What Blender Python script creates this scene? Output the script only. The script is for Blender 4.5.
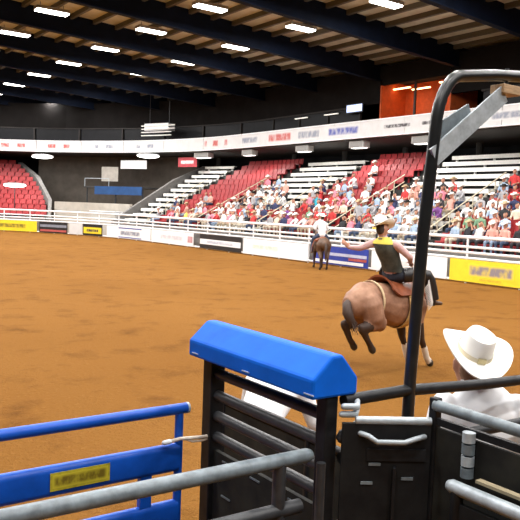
import bpy, bmesh, math, random
from mathutils import Vector, Matrix, Euler
random.seed(7)
for _o in list(bpy.data.objects):
    bpy.data.objects.remove(_o)
SC = bpy.context.scene
COL = SC.collection
R = math.radians
PI = math.pi
V = Vector

# ------------------------------------------------------------------ camera, world, exposure
cam_d = bpy.data.cameras.new('camera')
cam = bpy.data.objects.new('camera', cam_d)
COL.objects.link(cam)
cam_d.sensor_width = 36
cam_d.lens = 720 / 520 * 36
cam_d.clip_end = 400
YAW, PITCH, ROLL = R(35.6), math.atan(51 / 720), .037
cam.matrix_world = (Matrix.Translation((0, 0, 2.6)) @ Matrix.Rotation(-YAW, 4, 'Z')
                    @ Matrix.Rotation(PI / 2 - PITCH, 4, 'X') @ Matrix.Rotation(ROLL, 4, 'Z'))
SC.camera = cam
SC.view_settings.view_transform = 'Standard'
SC.view_settings.look = 'None'
SC.view_settings.gamma = 1
SC.view_settings.use_curve_mapping = False
SC.view_settings.exposure = 0.0
w = bpy.data.worlds.new('world')
SC.world = w
w.use_nodes = True
w.node_tree.nodes['Background'].inputs[0].default_value = (.55, .6, .7, 1)
w.node_tree.nodes['Background'].inputs[1].default_value = .02
LAMP_POWER = 430          # each roof lamp
LAMP_X = (24.0, 18.4, 12.8, 7.2, 1.6, -4.0)
LAMP_Y0, BAY = 30.6, 6.26

# ------------------------------------------------------------------ materials
MATS = {}
def mat(name, col, rough=.6, metal=0, noise=0, scale=8, bump=0, emit=0, col2=None, coat=0, stretch=None, alpha=None, sheen=0, spec=.5):
    if name in MATS:
        return MATS[name]
    m = bpy.data.materials.new(name)
    m.use_nodes = True
    nt = m.node_tree
    b = nt.nodes['Principled BSDF']
    c = (*col, 1)
    b.inputs['Base Color'].default_value = c
    b.inputs['Roughness'].default_value = rough
    b.inputs['Metallic'].default_value = metal
    b.inputs['Specular IOR Level'].default_value = spec
    if coat:
        b.inputs['Coat Weight'].default_value = coat
        b.inputs['Coat Roughness'].default_value = .15
    if emit:
        b.inputs['Emission Color'].default_value = c
        b.inputs['Emission Strength'].default_value = emit
    if noise or bump:
        tc = nt.nodes.new('ShaderNodeTexCoord')
        src = tc.outputs['Object']
        if stretch:
            mp = nt.nodes.new('ShaderNodeMapping')
            mp.inputs['Scale'].default_value = stretch
            nt.links.new(src, mp.inputs[0])
            src = mp.outputs[0]
        n = nt.nodes.new('ShaderNodeTexNoise')
        n.inputs['Scale'].default_value = scale
        n.inputs['Detail'].default_value = 6
        n.inputs['Roughness'].default_value = .62
        nt.links.new(src, n.inputs['Vector'])
        if noise:
            mx = nt.nodes.new('ShaderNodeMix')
            mx.data_type = 'RGBA'
            d = col2 if col2 else tuple(x * (1 - noise) for x in col)
            mx.inputs[6].default_value = c
            mx.inputs[7].default_value = (*d, 1)
            rp = nt.nodes.new('ShaderNodeMapRange')
            rp.inputs[1].default_value = .35
            rp.inputs[2].default_value = .7
            nt.links.new(n.outputs[0], rp.inputs[0])
            nt.links.new(rp.outputs[0], mx.inputs[0])
            nt.links.new(mx.outputs[2], b.inputs['Base Color'])
        if bump:
            bp = nt.nodes.new('ShaderNodeBump')
            bp.inputs['Strength'].default_value = bump
            bp.inputs['Distance'].default_value = .02
            nt.links.new(n.outputs[0], bp.inputs['Height'])
            nt.links.new(bp.outputs[0], b.inputs['Normal'])
    MATS[name] = m
    return m

def dirt_material():
    m = bpy.data.materials.new('arena_dirt')
    m.use_nodes = True
    nt = m.node_tree
    b = nt.nodes['Principled BSDF']
    b.inputs['Roughness'].default_value = .95
    b.inputs['Specular IOR Level'].default_value = .06
    tc = nt.nodes.new('ShaderNodeTexCoord')
    def noise(scale, detail, rough):
        n = nt.nodes.new('ShaderNodeTexNoise')
        n.inputs['Scale'].default_value = scale
        n.inputs['Detail'].default_value = detail
        n.inputs['Roughness'].default_value = rough
        nt.links.new(tc.outputs['Object'], n.inputs['Vector'])
        return n.outputs[0]
    big = noise(.12, 3, .5)
    mid = noise(1.1, 6, .65)
    fine = noise(14, 5, .7)
    def ramp(src, a, bb):
        r_ = nt.nodes.new('ShaderNodeMapRange')
        r_.inputs[1].default_value = a
        r_.inputs[2].default_value = bb
        nt.links.new(src, r_.inputs[0])
        return r_.outputs[0]
    def mix(f, a, bb):
        x = nt.nodes.new('ShaderNodeMix')
        x.data_type = 'RGBA'
        nt.links.new(f, x.inputs[0])
        for i, v in ((6, a), (7, bb)):
            if isinstance(v, tuple):
                x.inputs[i].default_value = (*v, 1)
            else:
                nt.links.new(v, x.inputs[i])
        return x.outputs[2]
    c1 = mix(ramp(big, .35, .65), (.245, .110, .0235), (.212, .092, .0180))
    c2 = mix(ramp(mid, .52, .75), c1, (.125, .048, .009))
    c3 = mix(ramp(fine, .55, .8), c2, (.29, .140, .038))
    nt.links.new(c3, b.inputs['Base Color'])
    bp = nt.nodes.new('ShaderNodeBump')
    bp.inputs['Strength'].default_value = .9
    bp.inputs['Distance'].default_value = .08
    ad = nt.nodes.new('ShaderNodeMath')
    ad.operation = 'ADD'
    nt.links.new(mid, ad.inputs[0])
    nt.links.new(fine, ad.inputs[1])
    nt.links.new(ad.outputs[0], bp.inputs['Height'])
    nt.links.new(bp.outputs[0], b.inputs['Normal'])
    return m

DIRT = dirt_material()
NAVY = mat('navy_steel', (.0035, .008, .022), .7, 0, .4, 2, spec=.12)
DECK = mat('tan_roof_deck', (.58, .58, .47), .7, 0, .25, 1.2)
PURLIN = mat('brown_purlin', (.10, .095, .075), .7, 0, .2, 2)
LAMPG = mat('lamp_glow', (1, .97, .9), .5, emit=9)
LAMPH = mat('lamp_housing', (.5, .5, .5), .4, .6, .2, 5)
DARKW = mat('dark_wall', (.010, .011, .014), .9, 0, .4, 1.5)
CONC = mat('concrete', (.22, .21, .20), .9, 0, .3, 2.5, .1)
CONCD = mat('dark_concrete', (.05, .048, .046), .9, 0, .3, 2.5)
WHITE = mat('white_paint', (.88, .90, .92), .5, 0, .08, 6)
ALU = mat('aluminium_bench', (.86, .86, .82), .45, 0, .12, 5)
REDS = mat('red_seat_plastic', (.36, .022, .026), .5, 0, .25, 3)
CREAM = mat('cream_paint', (.72, .65, .48), .55, 0, .15, 5)
FASC = mat('fascia_vinyl', (.66, .66, .66), .6, 0, .12, 2)
BLACK = mat('black_paint', (.012, .012, .013), .45, 0, .4, 12)
BLKVIN = mat('black_vinyl', (.02, .02, .022), .5, 0, .3, 4)
STEELB = mat('black_steel', (.010, .0105, .012), .42, 0, .5, 14, .05, col2=(.02, .021, .023), spec=.16)
STEELG = mat('worn_grey_steel', (.19, .235, .26), .42, .0, .5, 18, .05, col2=(.10, .12, .135))
STEELL = mat('light_galvanized_steel', (.46, .52, .56), .4, .15, .35, 20, .03)
STEELD = mat('dark_grey_steel', (.042, .044, .048), .42, 0, .5, 16, .05, spec=.4)
OLIVE = mat('dark_olive_sheet', (.015, .0155, .016), .7, 0, .6, 5, .08, col2=(.034, .034, .028), spec=.12)
BLUEP = mat('blue_gate_paint', (.006, .085, .50), .4, 0, .3, 9, .03, spec=.35)
BLUEV = mat('blue_pad_vinyl', (.004, .130, .70), .55, 0, .22, 5, .06, spec=.1)
YELV = mat('yellow_vinyl', (.90, .68, .03), .5, 0, .12, 3)
YELS = mat('yellow_sticker', (.55, .46, .03), .5, 0, .45, 30)
MARKD = mat('dark_print', (.05, .045, .05), .6, 0, .3, 6)
MARKG = mat('grey_print', (.26, .22, .24), .6, 0, .35, 5)
MARKR = mat('red_print', (.50, .10, .09), .6, 0, .3, 4)
MARKB = mat('blue_print', (.08, .10, .36), .6, 0, .3, 4)
MARKS = mat('slate_print', (.25, .27, .33), .6, 0, .3, 4)
BLUEV2 = mat('blue_banner', (.03, .06, .38), .5, 0, .3, 3)
TAN = mat('tan_rope', (.62, .47, .28), .8, 0, .3, 30, .2)
GLASSD = mat('dark_glass', (.010, .010, .012), .45, 0, .3, 2, spec=.2)
ORANGE = mat('orange_wall', (.65, .11, .02), .7, 0, .3, 3)
SCREEN = mat('screen_glow', (.55, .66, 1), .5, emit=1.3)
STRIP = mat('strip_light', (1, .55, .25), .5, emit=7)
SKIN = mat('skin', (.52, .26, .17), .55, 0, .12, 12)
HAIR = mat('brown_hair', (.05, .03, .02), .7, 0, .4, 30)
DENIM = mat('blue_denim', (.05, .075, .14), .85, 0, .35, 20)
BOOT = mat('brown_boot', (.10, .05, .025), .5, 0, .3, 10)
HATW = mat('white_felt', (.93, .91, .86), .75, 0, .08, 8)
HATT = mat('tan_felt', (.58, .44, .27), .8, 0, .2, 8)
HATB = mat('black_felt', (.02, .018, .016), .8, 0, .2, 8)
SHIRTW = mat('white_cotton', (.90, .92, .95), .85, 0, .08, 6, .15)
VEST = mat('black_green_vest', (.024, .028, .024), .6, 0, .6, 9, .15, col2=(.07, .075, .06))
PINKS = mat('pale_pink_sleeve', (.66, .43, .42), .8, 0, .2, 6, .1)
YELC = mat('yellow_cloth', (.78, .66, .10), .8, 0, .2, 8)
CHAPS = mat('black_leather_chaps', (.016, .014, .014), .45, 0, .5, 10, .1)
FRINGE = mat('pale_fringe', (.55, .50, .46), .8, 0, .2, 8)
SADDLE = mat('red_brown_leather', (.27, .075, .03), .42, 0, .4, 10, .1)
HORSEC = mat('roan_coat', (.40, .225, .145), .62, 0, 1, 3.2, .05, col2=(.17, .075, .042), spec=.3)
HORSED = mat('dark_coat', (.05, .026, .017), .65, 0, .4, 8)
HORSEB = mat('bay_coat', (.11, .055, .028), .6, 0, .4, 4)
SOCK = mat('white_sock', (.72, .64, .54), .7, 0, .2, 10)
HOOF = mat('dark_hoof', (.035, .028, .022), .5, 0, .3, 20)

# ------------------------------------------------------------------ mesh helpers
WL = {}                                        # world base point of every thing
def frame(t, side):
    t = t.normalized()
    s = side - t * side.dot(t)
    if s.length < 1e-4:
        s = V((1, 0, 0)) - t * t.x
        if s.length < 1e-3:
            s = V((0, 1, 0)) - t * t.y
    s.normalize()
    return s, t.cross(s)

class MB:
    def __init__(self):
        self.v, self.f, self.m = [], [], []
    def add(self, vs, fs, mi=0):
        o = len(self.v)
        self.v += [V(x) for x in vs]
        self.f += [tuple(i + o for i in f) for f in fs]
        self.m += [mi] * len(fs)
        return self
    def hexa(self, p, mi=0):                    # 8 corners, bottom ring then top ring
        return self.add(p, [(3, 2, 1, 0), (4, 5, 6, 7), (0, 1, 5, 4), (1, 2, 6, 5), (2, 3, 7, 6), (3, 0, 4, 7)], mi)
    def box(self, lo, hi, mi=0):
        (a, b, c), (d, e, f) = lo, hi
        return self.hexa([(a, b, c), (d, b, c), (d, e, c), (a, e, c), (a, b, f), (d, b, f), (d, e, f), (a, e, f)], mi)
    def beam(self, a, b, wdt, hgt, up=(0, 0, 1), mi=0):
        a, b = V(a), V(b)
        s, n = frame(b - a, V(up))               # s ~ up
        q = [(-1, -1), (1, -1), (1, 1), (-1, 1)]
        vs = [p + n * (x * wdt / 2) + s * (y * hgt / 2) for p in (a, b) for x, y in q]
        return self.hexa(vs, mi)
    def tube(self, pts, rad, n=10, side=(0, 0, 1), caps='flat', mi=0):
        pts = [V(p) for p in pts]
        if not isinstance(rad, (list,)):
            rad = [rad] * len(pts)
        rad = [(r, r) if not isinstance(r, tuple) else r for r in rad]
        tan = []
        for i in range(len(pts)):
            a = pts[max(0, i - 1)]
            b = pts[min(len(pts) - 1, i + 1)]
            tan.append((b - a).normalized())
        rings = []
        if caps == 'round':
            for k in (78, 45):
                m_ = min(rad[0])
                rings.append((pts[0] - tan[0] * m_ * math.sin(R(k)), tan[0], (rad[0][0] * math.cos(R(k)), rad[0][1] * math.cos(R(k)))))
        for p, t, r in zip(pts, tan, rad):
            rings.append((p, t, r))
        if caps == 'round':
            for k in (45, 78):
                m_ = min(rad[-1])
                rings.append((pts[-1] + tan[-1] * m_ * math.sin(R(k)), tan[-1], (rad[-1][0] * math.cos(R(k)), rad[-1][1] * math.cos(R(k)))))
        vs, fs = [], []
        sd = V(side)
        for p, t, r in rings:
            s, nn = frame(t, sd)
            for k in range(n):
                a = 2 * PI * k / n
                vs.append(p + s * (r[0] * math.cos(a)) + nn * (r[1] * math.sin(a)))
        for i in range(len(rings) - 1):
            for k in range(n):
                fs.append((i * n + k, i * n + (k + 1) % n, (i + 1) * n + (k + 1) % n, (i + 1) * n + k))
        fs.append(tuple(range(n - 1, -1, -1)))
        fs.append(tuple((len(rings) - 1) * n + k for k in range(n)))
        return self.add(vs, fs, mi)
    def ball(self, c, r, n=10, m=7, mi=0, rot=None):
        if not isinstance(r, tuple):
            r = (r, r, r)
        c = V(c)
        vs, fs = [], []
        for j in range(1, m):
            th = PI * j / m
            for k in range(n):
                a = 2 * PI * k / n
                q = V((r[0] * math.sin(th) * math.cos(a), r[1] * math.sin(th) * math.sin(a), r[2] * math.cos(th)))
                vs.append(q)
        vs += [V((0, 0, r[2])), V((0, 0, -r[2]))]
        if rot:
            vs = [rot @ q for q in vs]
        vs = [c + q for q in vs]
        t, b = len(vs) - 2, len(vs) - 1
        for j in range(m - 2):
            for k in range(n):
                fs.append((j * n + k, (j + 1) * n + k, (j + 1) * n + (k + 1) % n, j * n + (k + 1) % n))
        for k in range(n):
            fs.append((t, k, (k + 1) % n))
            fs.append((b, (m - 2) * n + (k + 1) % n, (m - 2) * n + k))
        return self.add(vs, fs, mi)
    def prism(self, poly, a, b, side, up, mi=0):    # poly in (side, up) swept from a to b
        a, b, side, up = V(a), V(b), V(side), V(up)
        n = len(poly)
        vs = [p + side * x + up * y for p in (a, b) for x, y in poly]
        fs = [tuple(range(n - 1, -1, -1)), tuple(range(n, 2 * n))]
        fs += [(k, (k + 1) % n, n + (k + 1) % n, n + k) for k in range(n)]
        return self.add(vs, fs, mi)
    def mesh(self, name, mats, off=V((0, 0, 0)), smooth=False):
        me = bpy.data.meshes.new(name)
        me.from_pydata([tuple(p - off) for p in self.v], [], self.f)
        for m_ in (mats if isinstance(mats, (list, tuple)) else [mats]):
            me.materials.append(m_)
        for p, i in zip(me.polygons, self.m):
            p.material_index = i
            p.use_smooth = smooth
        bm = bmesh.new()
        bm.from_mesh(me)
        bmesh.ops.recalc_face_normals(bm, faces=bm.faces)
        bm.to_mesh(me)
        bm.free()
        if smooth:
            me.set_sharp_from_angle(angle=R(42))
        return me
    def build(self, name, mats, parent=None, smooth=False, bevel=0):
        if parent is not None:
            base = WL[parent]
        else:
            xs = [p.x for p in self.v]; ys = [p.y for p in self.v]; zs = [p.z for p in self.v]
            base = V(((min(xs) + max(xs)) / 2, (min(ys) + max(ys)) / 2, min(zs)))
        o = bpy.data.objects.new(name, self.mesh(name, mats, base, smooth))
        COL.objects.link(o)
        if parent is not None:
            o.parent = parent
        else:
            o.location = base
        WL[o] = base
        if bevel:
            bv = o.modifiers.new('bevel', 'BEVEL')
            bv.width = bevel
            bv.segments = 2
            bv.limit_method = 'ANGLE'
        return o

def tag(o, label=None, cat=None, group=None, kind=None):
    if label: o['label'] = label
    if cat: o['category'] = cat
    if group: o['group'] = group
    if kind: o['kind'] = kind
    return o
def thing(name, loc, label=None, cat=None, group=None, kind=None):
    o = bpy.data.objects.new(name, None)
    COL.objects.link(o)
    o.empty_display_size = .1
    o.location = loc
    WL[o] = V(loc)
    return tag(o, label, cat, group, kind)
def place(o, loc, rz):                           # move a thing that was built round the origin
    o.location = loc
    o.rotation_euler = (0, 0, rz)
def copy_tree(o, parent=None):
    c = o.copy()
    COL.objects.link(c)
    c.parent = parent
    for ch in list(o.children):
        copy_tree(ch, c)
    return c

# ------------------------------------------------------------------ the oval: s along the fence, r outward, z up
R0, YC = 22.0, 46.0
def P(s, r, z=0):
    if s < YC:
        return V((23 + r, s, z))
    a = (s - YC) / R0
    return V((1 + (R0 + r) * math.cos(a), YC + (R0 + r) * math.sin(a), z))
def face_in(s):
    return PI + (0 if s < YC else (s - YC) / R0)
def srange(s0, s1, step=1.2):
    n = max(1, int(math.ceil((s1 - s0) / step))) if s1 > YC else 1
    if s0 < YC < s1:
        n1 = max(1, int((s1 - YC) / step + .99))
        return [s0] + [YC + (s1 - YC) * k / n1 for k in range(n1 + 1)]
    return [s0 + (s1 - s0) * k / n for k in range(n + 1)]
def curb(mb, s0, s1, r0, r1, z0, z1, step=1.2, mi=0):      # a block that follows the oval
    S = srange(s0, s1, step)
    vs, fs = [], []
    for s in S:
        vs += [P(s, r0, z0), P(s, r1, z0), P(s, r1, z1), P(s, r0, z1)]
    for i in range(len(S) - 1):
        o = 4 * i
        for k in range(4):
            fs.append((o + k, o + (k + 1) % 4, o + 4 + (k + 1) % 4, o + 4 + k))
    fs.append((3, 2, 1, 0))
    o = 4 * (len(S) - 1)
    fs.append((o, o + 1, o + 2, o + 3))
    return mb.add(vs, fs, mi)

# ================================================================== structure
fl = MB()
fl.add([(-45, -20, 0), (60, -20, 0), (60, 95, 0), (-45, 95, 0)], [(0, 1, 2, 3)])
tag(fl.build('floor', DIRT), 'orange brown raked arena dirt floor', kind='structure')

def roof_z(x):
    return 12.62 + .05 * (24 - abs(x))
ceil = thing('ceiling', (0, 30, 0), 'dark pitched metal arena roof with navy rafters', kind='structure')
for x0, x1 in ((0, 42), (-42, 0)):
    d = MB()
    d.hexa([(x0, -12, roof_z(x0)), (x1, -12, roof_z(x1)), (x1, 84, roof_z(x1)), (x0, 84, roof_z(x0)),
            (x0, -12, roof_z(x0) + .1), (x1, -12, roof_z(x1) + .1), (x1, 84, roof_z(x1) + .1), (x0, 84, roof_z(x0) + .1)])
    d.build('roof_deck', DECK, ceil)
x = -1.2
while x < 38:
    d = MB()
    d.box((x - .09, -12, roof_z(x) - .24), (x + .09, 84, roof_z(x) + .02))
    d.build('purlin', PURLIN, ceil)
    x += 1.35
for k in range(-5, 9):
    y = LAMP_Y0 - BAY / 2 + BAY * k
    d = MB()
    for xa, xb in ((0, 41), (-41, 0)):
        for (wd, da, db) in ((.03, .0, 1.12), (.34, 1.10, 1.16)):
            d.hexa([(xa, y - wd / 2, roof_z(xa) - db), (xb, y - wd / 2, roof_z(xb) - db), (xb, y + wd / 2, roof_z(xb) - db), (xa, y + wd / 2, roof_z(xa) - db),
                    (xa, y - wd / 2, roof_z(xa) - da), (xb, y - wd / 2, roof_z(xb) - da), (xb, y + wd / 2, roof_z(xb) - da), (xa, y + wd / 2, roof_z(xa) - da)])
    d.build('rafter', NAVY, ceil)

wall = MB()
S = [-10 + 2 * k for k in range(29)] + [YC + 2 * k for k in range(1, 24)]
vs, fs = [], []
for s in S:
    a, b = P(s, 15.5), P(s, 15.8)
    zt = roof_z(a.x) + .05
    vs += [(a.x, a.y, 0), (b.x, b.y, 0), (b.x, b.y, zt), (a.x, a.y, zt)]
for i in range(len(S) - 1):
    for k in range(4):
        fs.append((4 * i + k, 4 * i + (k + 1) % 4, 4 * i + 4 + (k + 1) % 4, 4 * i + 4 + k))
wall.add(vs, fs)
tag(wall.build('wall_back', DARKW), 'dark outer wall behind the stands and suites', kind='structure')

# ------------------------------------------------------------------ stands
NROW, RUN, RISE, RB, ZB = 12, .8, .42, 1.6, 1.05
def tread(i):
    return RB + RUN * i, ZB + RISE * i
def section(s0, s1, kind, label, group, skew=0):
    sb = s0
    mid = P((s0 + s1) / 2, 5, 0)
    t = thing('bleacher_section', mid, label, 'bleachers', group)
    m_ = MB()
    for i in range(NROW):
        r, z = tread(i)
        s0 = sb + skew * i
        curb(m_, s0, s1, r, r + RUN + (.0 if i < NROW - 1 else .5), z - RISE - .04 if i else 0, z)
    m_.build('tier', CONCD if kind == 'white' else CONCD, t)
    for i in range(NROW):
        r, z = tread(i)
        s0 = sb + skew * i
        b = MB()
        if kind == 'white':
            curb(b, s0 + .45, s1 - .45, r + .38, r + .70, z + .37, z + .43)
            curb(b, s0 + .45, s1 - .45, r + .37, r + .395, z + .21, z + .43)
            curb(b, s0 + .45, s1 - .45, r + .03, r + .25, z + .002, z + .03)
            curb(b, s0 + .45, s1 - .45, r - .02, r - .003, z - .10, z + .03)
            n = max(2, int((s1 - s0) / 1.8))
            for k in range(n):
                s = s0 + .7 + (s1 - s0 - 1.4) * k / (n - 1)
                curb(b, s - .03, s + .03, r + .45, r + .6, z, z + .38)
            b.build('bench_row', ALU, t)
        else:
            n = int((s1 - s0 - .9) / .52)
            for k in range(n):
                a = s0 + .45 + (s1 - s0 - .9) * k / n
                e = a + (s1 - s0 - .9) / n - .04
                curb(b, a, e, r + .25, r + .62, z + .36, z + .43)
                q = [P(a, r + .60, z + .40), P(e, r + .60, z + .40), P(e, r + .66, z + .40), P(a, r + .66, z + .40),
                     P(a + .03, r + .70, z + .80), P(e - .03, r + .70, z + .80), P(e - .03, r + .74, z + .80), P(a + .03, r + .74, z + .80)]
                b.hexa(q)
                curb(b, (a + e) / 2 - .03, (a + e) / 2 + .03, r + .5, r + .6, z, z + .37)
            b.build('seat_row', REDS, t)
    return t
BOUND = [(8.2, 15.2, 'red', 'red seating section at the right end of the stands'),
         (15.2, 22.0, 'red', 'red seating section right of the largest white bleachers'),
         (22.0, 28.7, 'white', 'white bench bleachers right behind the overhead pipe frame'),
         (28.7, 35.0, 'red', 'red seating section between two white bleacher sections above the bucking rider'),
         (35.0, 42.0, 'white', 'white bench bleachers in the middle between two red sections'),
         (42.0, 48.8, 'red', 'red seating section left of the middle white bleachers'),
         (48.8, 52.2, 'white', 'narrow white bench bleachers beside the tunnel'),
         (59.2, 74.0, 'red', 'red seating section beyond the tunnel at the far end')]
for a, b, k, l in BOUND:
    section(a + .05, b - .05, k, l, 'seating sections round the arena', .55 if a > 55 else 0)

# aisle stairs with cream rails between the sections
for s, l in ((15.2, 'cream handrail on the aisle between the two right red sections'),
             (22.0, 'cream handrail on the aisle right of the largest white bleachers'),
             (28.7, 'cream handrail on the aisle left of the largest white bleachers'),
             (35.0, 'cream handrail on the aisle right of the middle white bleachers'),
             (42.0, 'cream handrail on the aisle left of the middle white bleachers'),
             (48.8, 'cream handrail on the aisle beside the narrow white bleachers')):
    t = thing('aisle_handrail', P(s, RB, 0), l, 'handrail', 'handrails on the aisles of the stands')
    top = MB(); top.tube([P(s, tread(0)[0] + .2, tread(0)[1] + .85), P(s, tread(7)[0] + .2, tread(7)[1] + .85)], .03, 8)
    top.build('rail', CREAM, t)
    lo = MB(); lo.tube([P(s, tread(0)[0] + .2, tread(0)[1] + .45), P(s, tread(7)[0] + .2, tread(7)[1] + .45)], .025, 8)
    lo.build('rail', CREAM, t)
    for i in range(0, 8, 2):
        r, z = tread(i)
        p = MB(); p.tube([P(s, r + .2, z - .02), P(s, r + .2, z + .86)], .025, 8)
        p.build('post', CREAM, t)

# front wall of the stands
fw = MB()
curb(fw, 4, 52.2, RB - .45, RB - .3, 0, ZB + .1)
tag(fw.build('wall_stand_front', CONC), 'pale low wall along the foot of the stands', kind='structure')
fw = MB()
curb(fw, 59.2, 74, RB - .45, RB - .3, 0, ZB + .1)
tag(fw.build('wall_stand_front_far', CONC), 'pale low wall below the far end red seats', kind='structure')
# red box seats along the front
k = 0
for s0, s1, l in ((32.0, 36.5, 'red box front panel beside the middle aisle'), (36.7, 41.6, 'red box front panel below the middle white bleachers'),
                  (43.0, 46.0, 'short red box front panel at the far aisle'), (17.0, 21.5, 'red box front panel above the yellow banner')):
    b = MB()
    curb(b, s0, s1, tread(2)[0] - .1, tread(2)[0] - .04, tread(2)[1], tread(2)[1] + .62)
    t = thing('box_seat_panel', P((s0 + s1) / 2, tread(2)[0] - .07, tread(2)[1]), l, 'panel', 'red panels along the front of the stands')
    b.build('panel', REDS, t)
    p = MB(); curb(p, s0, s1, tread(2)[0] - .11, tread(2)[0] - .03, tread(2)[1] + .62, tread(2)[1] + .66); p.build('cap_rail', REDS, t)

# ------------------------------------------------------------------ balcony
bal = MB()
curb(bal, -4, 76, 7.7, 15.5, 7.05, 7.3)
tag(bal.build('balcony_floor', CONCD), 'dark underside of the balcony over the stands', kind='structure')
fas = thing('balcony_fascia', P(40, 7.6, 7.2), 'long white sponsor fascia along the balcony edge', 'fascia')
edges = [-4, 3, 9.5, 16, 22.5, 29, 35, 40.5, 45.6, 49.4, 53, 56.4, 59.8, 63.2, 66.6, 70, 76]
for a, b in zip(edges[:-1], edges[1:]):
    m_ = MB(); curb(m_, a + .02, b - .02, 7.5, 7.66, 7.18, 8.12); m_.build('fascia_panel', FASC, fas)
m_ = MB(); curb(m_, -4, 76, 7.47, 7.7, 8.12, 8.17); m_.build('top_trim', WHITE, fas)
m_ = MB(); curb(m_, -4, 76, 7.47, 7.7, 7.13, 7.18); m_.build('bottom_trim', WHITE, fas)

def print_material(ink, paper, seed, ax=1):
    """smeared, illegible printing: soft vertical strokes of ink fading into the sheet colour"""
    key = 'print_%s_%s_%d' % (ink.name, paper.name, seed)
    m = bpy.data.materials.new(key); m.use_nodes = True
    nt = m.node_tree; b = nt.nodes['Principled BSDF']; b.inputs['Roughness'].default_value = .55
    tc = nt.nodes.new('ShaderNodeTexCoord'); sx = nt.nodes.new('ShaderNodeSeparateXYZ')
    nt.links.new(tc.outputs['Generated'], sx.inputs[0])
    def mth(op, a, c):
        n = nt.nodes.new('ShaderNodeMath'); n.operation = op
        for i, v in enumerate((a, c)):
            if isinstance(v, (int, float)): n.inputs[i].default_value = v
            else: nt.links.new(v, n.inputs[i])
        return n.outputs[0]
    def soft(o, wdt):
        q_ = mth('MINIMUM', o, mth('SUBTRACT', 1.0, o))
        n = nt.nodes.new('ShaderNodeMapRange'); n.interpolation_type = 'SMOOTHSTEP'
        n.inputs[1].default_value = .0; n.inputs[2].default_value = wdt
        nt.links.new(q_, n.inputs[0]); return n.outputs[0]
    mp = nt.nodes.new('ShaderNodeMapping'); mp.inputs['Scale'].default_value = (0, 11, 1.6) if ax else (11, 0, 1.6); mp.inputs['Location'].default_value = (seed * 3.1, seed * 1.7, 0)
    nt.links.new(tc.outputs['Generated'], mp.inputs[0])
    nz = nt.nodes.new('ShaderNodeTexNoise'); nz.inputs['Scale'].default_value = 1.0; nz.inputs['Detail'].default_value = 3
    nt.links.new(mp.outputs[0], nz.inputs['Vector'])
    mr = nt.nodes.new('ShaderNodeMapRange'); mr.inputs[1].default_value = .3; mr.inputs[2].default_value = .56; mr.inputs[3].default_value = .35
    nt.links.new(nz.outputs[0], mr.inputs[0])
    mask = mth('MULTIPLY', mth('MULTIPLY', soft(sx.outputs[ax], .09), soft(sx.outputs[2], .3)), mr.outputs[0])
    mx = nt.nodes.new('ShaderNodeMix'); mx.data_type = 'RGBA'
    mx.inputs[6].default_value = paper.node_tree.nodes['Principled BSDF'].inputs['Base Color'].default_value
    mx.inputs[7].default_value = ink.node_tree.nodes['Principled BSDF'].inputs['Base Color'].default_value
    nt.links.new(mask, mx.inputs[0]); nt.links.new(mx.outputs[2], b.inputs['Base Color'])
    return m
def marks(parent, sc, wd, zc, h, r, m, seed, paper=None):
    b = MB(); curb(b, sc - wd / 2, sc + wd / 2, r - .006, r, zc - h * .75, zc + h * .75, .5)
    return b.build('printed_mark', print_material(m, paper or FASC, seed), parent)
for i, (s, wd, h, m_) in enumerate(((64.9, 2.2, .34, MARKR), (61.4, 2.2, .34, MARKR), (58.0, 1.6, .3, MARKS), (54.6, 1.6, .3, MARKS),
                                    (48.2, 2.4, .42, MARKR), (44.5, 2.2, .38, MARKS), (40.8, 2.8, .46, MARKR), (37.6, 2.4, .42, MARKS), (34.2, 3.0, .40, MARKB),
                                    (29.6, 2.2, .18, MARKD), (26.6, 2.4, .18, MARKD), (22.0, 2.4, .3, MARKS), (18.5, 2.4, .3, MARKD), (14, 2.4, .3, MARKS))):
    marks(fas, s, wd, 7.66, h, 7.5, m_, 40 + i)

for s in range(-2, 74, 6):
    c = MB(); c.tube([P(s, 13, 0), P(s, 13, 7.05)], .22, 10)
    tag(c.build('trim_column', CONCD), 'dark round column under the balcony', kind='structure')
# grey boxes hung below the fascia, with light added for the upper rows
for i, (s, l) in enumerate(((49.8, 'grey box with added light under the balcony beside the tunnel'), (45.2, 'grey box with added light under the balcony above the left red section'),
               (38.6, 'grey box with added light under the balcony above the middle white bleachers'), (28.0, 'grey box with added light under the balcony beside the pipe frame'),
               (33.2, 'grey box with added light under the balcony above the middle red section'))):
    t = thing('added_light_box', P(s, 8, 6.6), l, 'added_light_box', 'boxes with added light under the balcony')
    b = MB(); curb(b, s - .65, s + .65, 7.75, 8.3, 6.6, 7.0); b.build('cabinet', mat('speaker_grey', (.42, .42, .40), .7, 0, .2, 4), t)
    b = MB(); curb(b, s - .55, s + .55, 7.73, 7.75, 6.66, 6.94); b.build('grille', mat('speaker_grille', (.30, .30, .29), .8, 0, .3, 40), t)
    b = MB(); curb(b, s - .05, s + .05, 8.0, 8.1, 7.0, 7.06); b.build('bracket', STEELD, t)
    b = MB(); curb(b, s - .55, s + .55, 7.85, 8.2, 6.57, 6.6); b.build('lens', mat('added_warm_glow', (1, .97, .92), .5, emit=3), t)  # glowing face added to the underside of the box
    ld = bpy.data.lights.new('added_seat_light', 'AREA'); ld.shape = 'RECTANGLE'; ld.size = 1.0; ld.size_y = .4; ld.energy = 110; ld.color = (1, .97, .93)  # area lamp added to brighten the seats shaded by the balcony
    lo = bpy.data.objects.new('added_seat_light', ld); COL.objects.link(lo); lo.location = P(s, 8.05, 6.54); lo.rotation_euler = (0, R(-25), 0)

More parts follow.
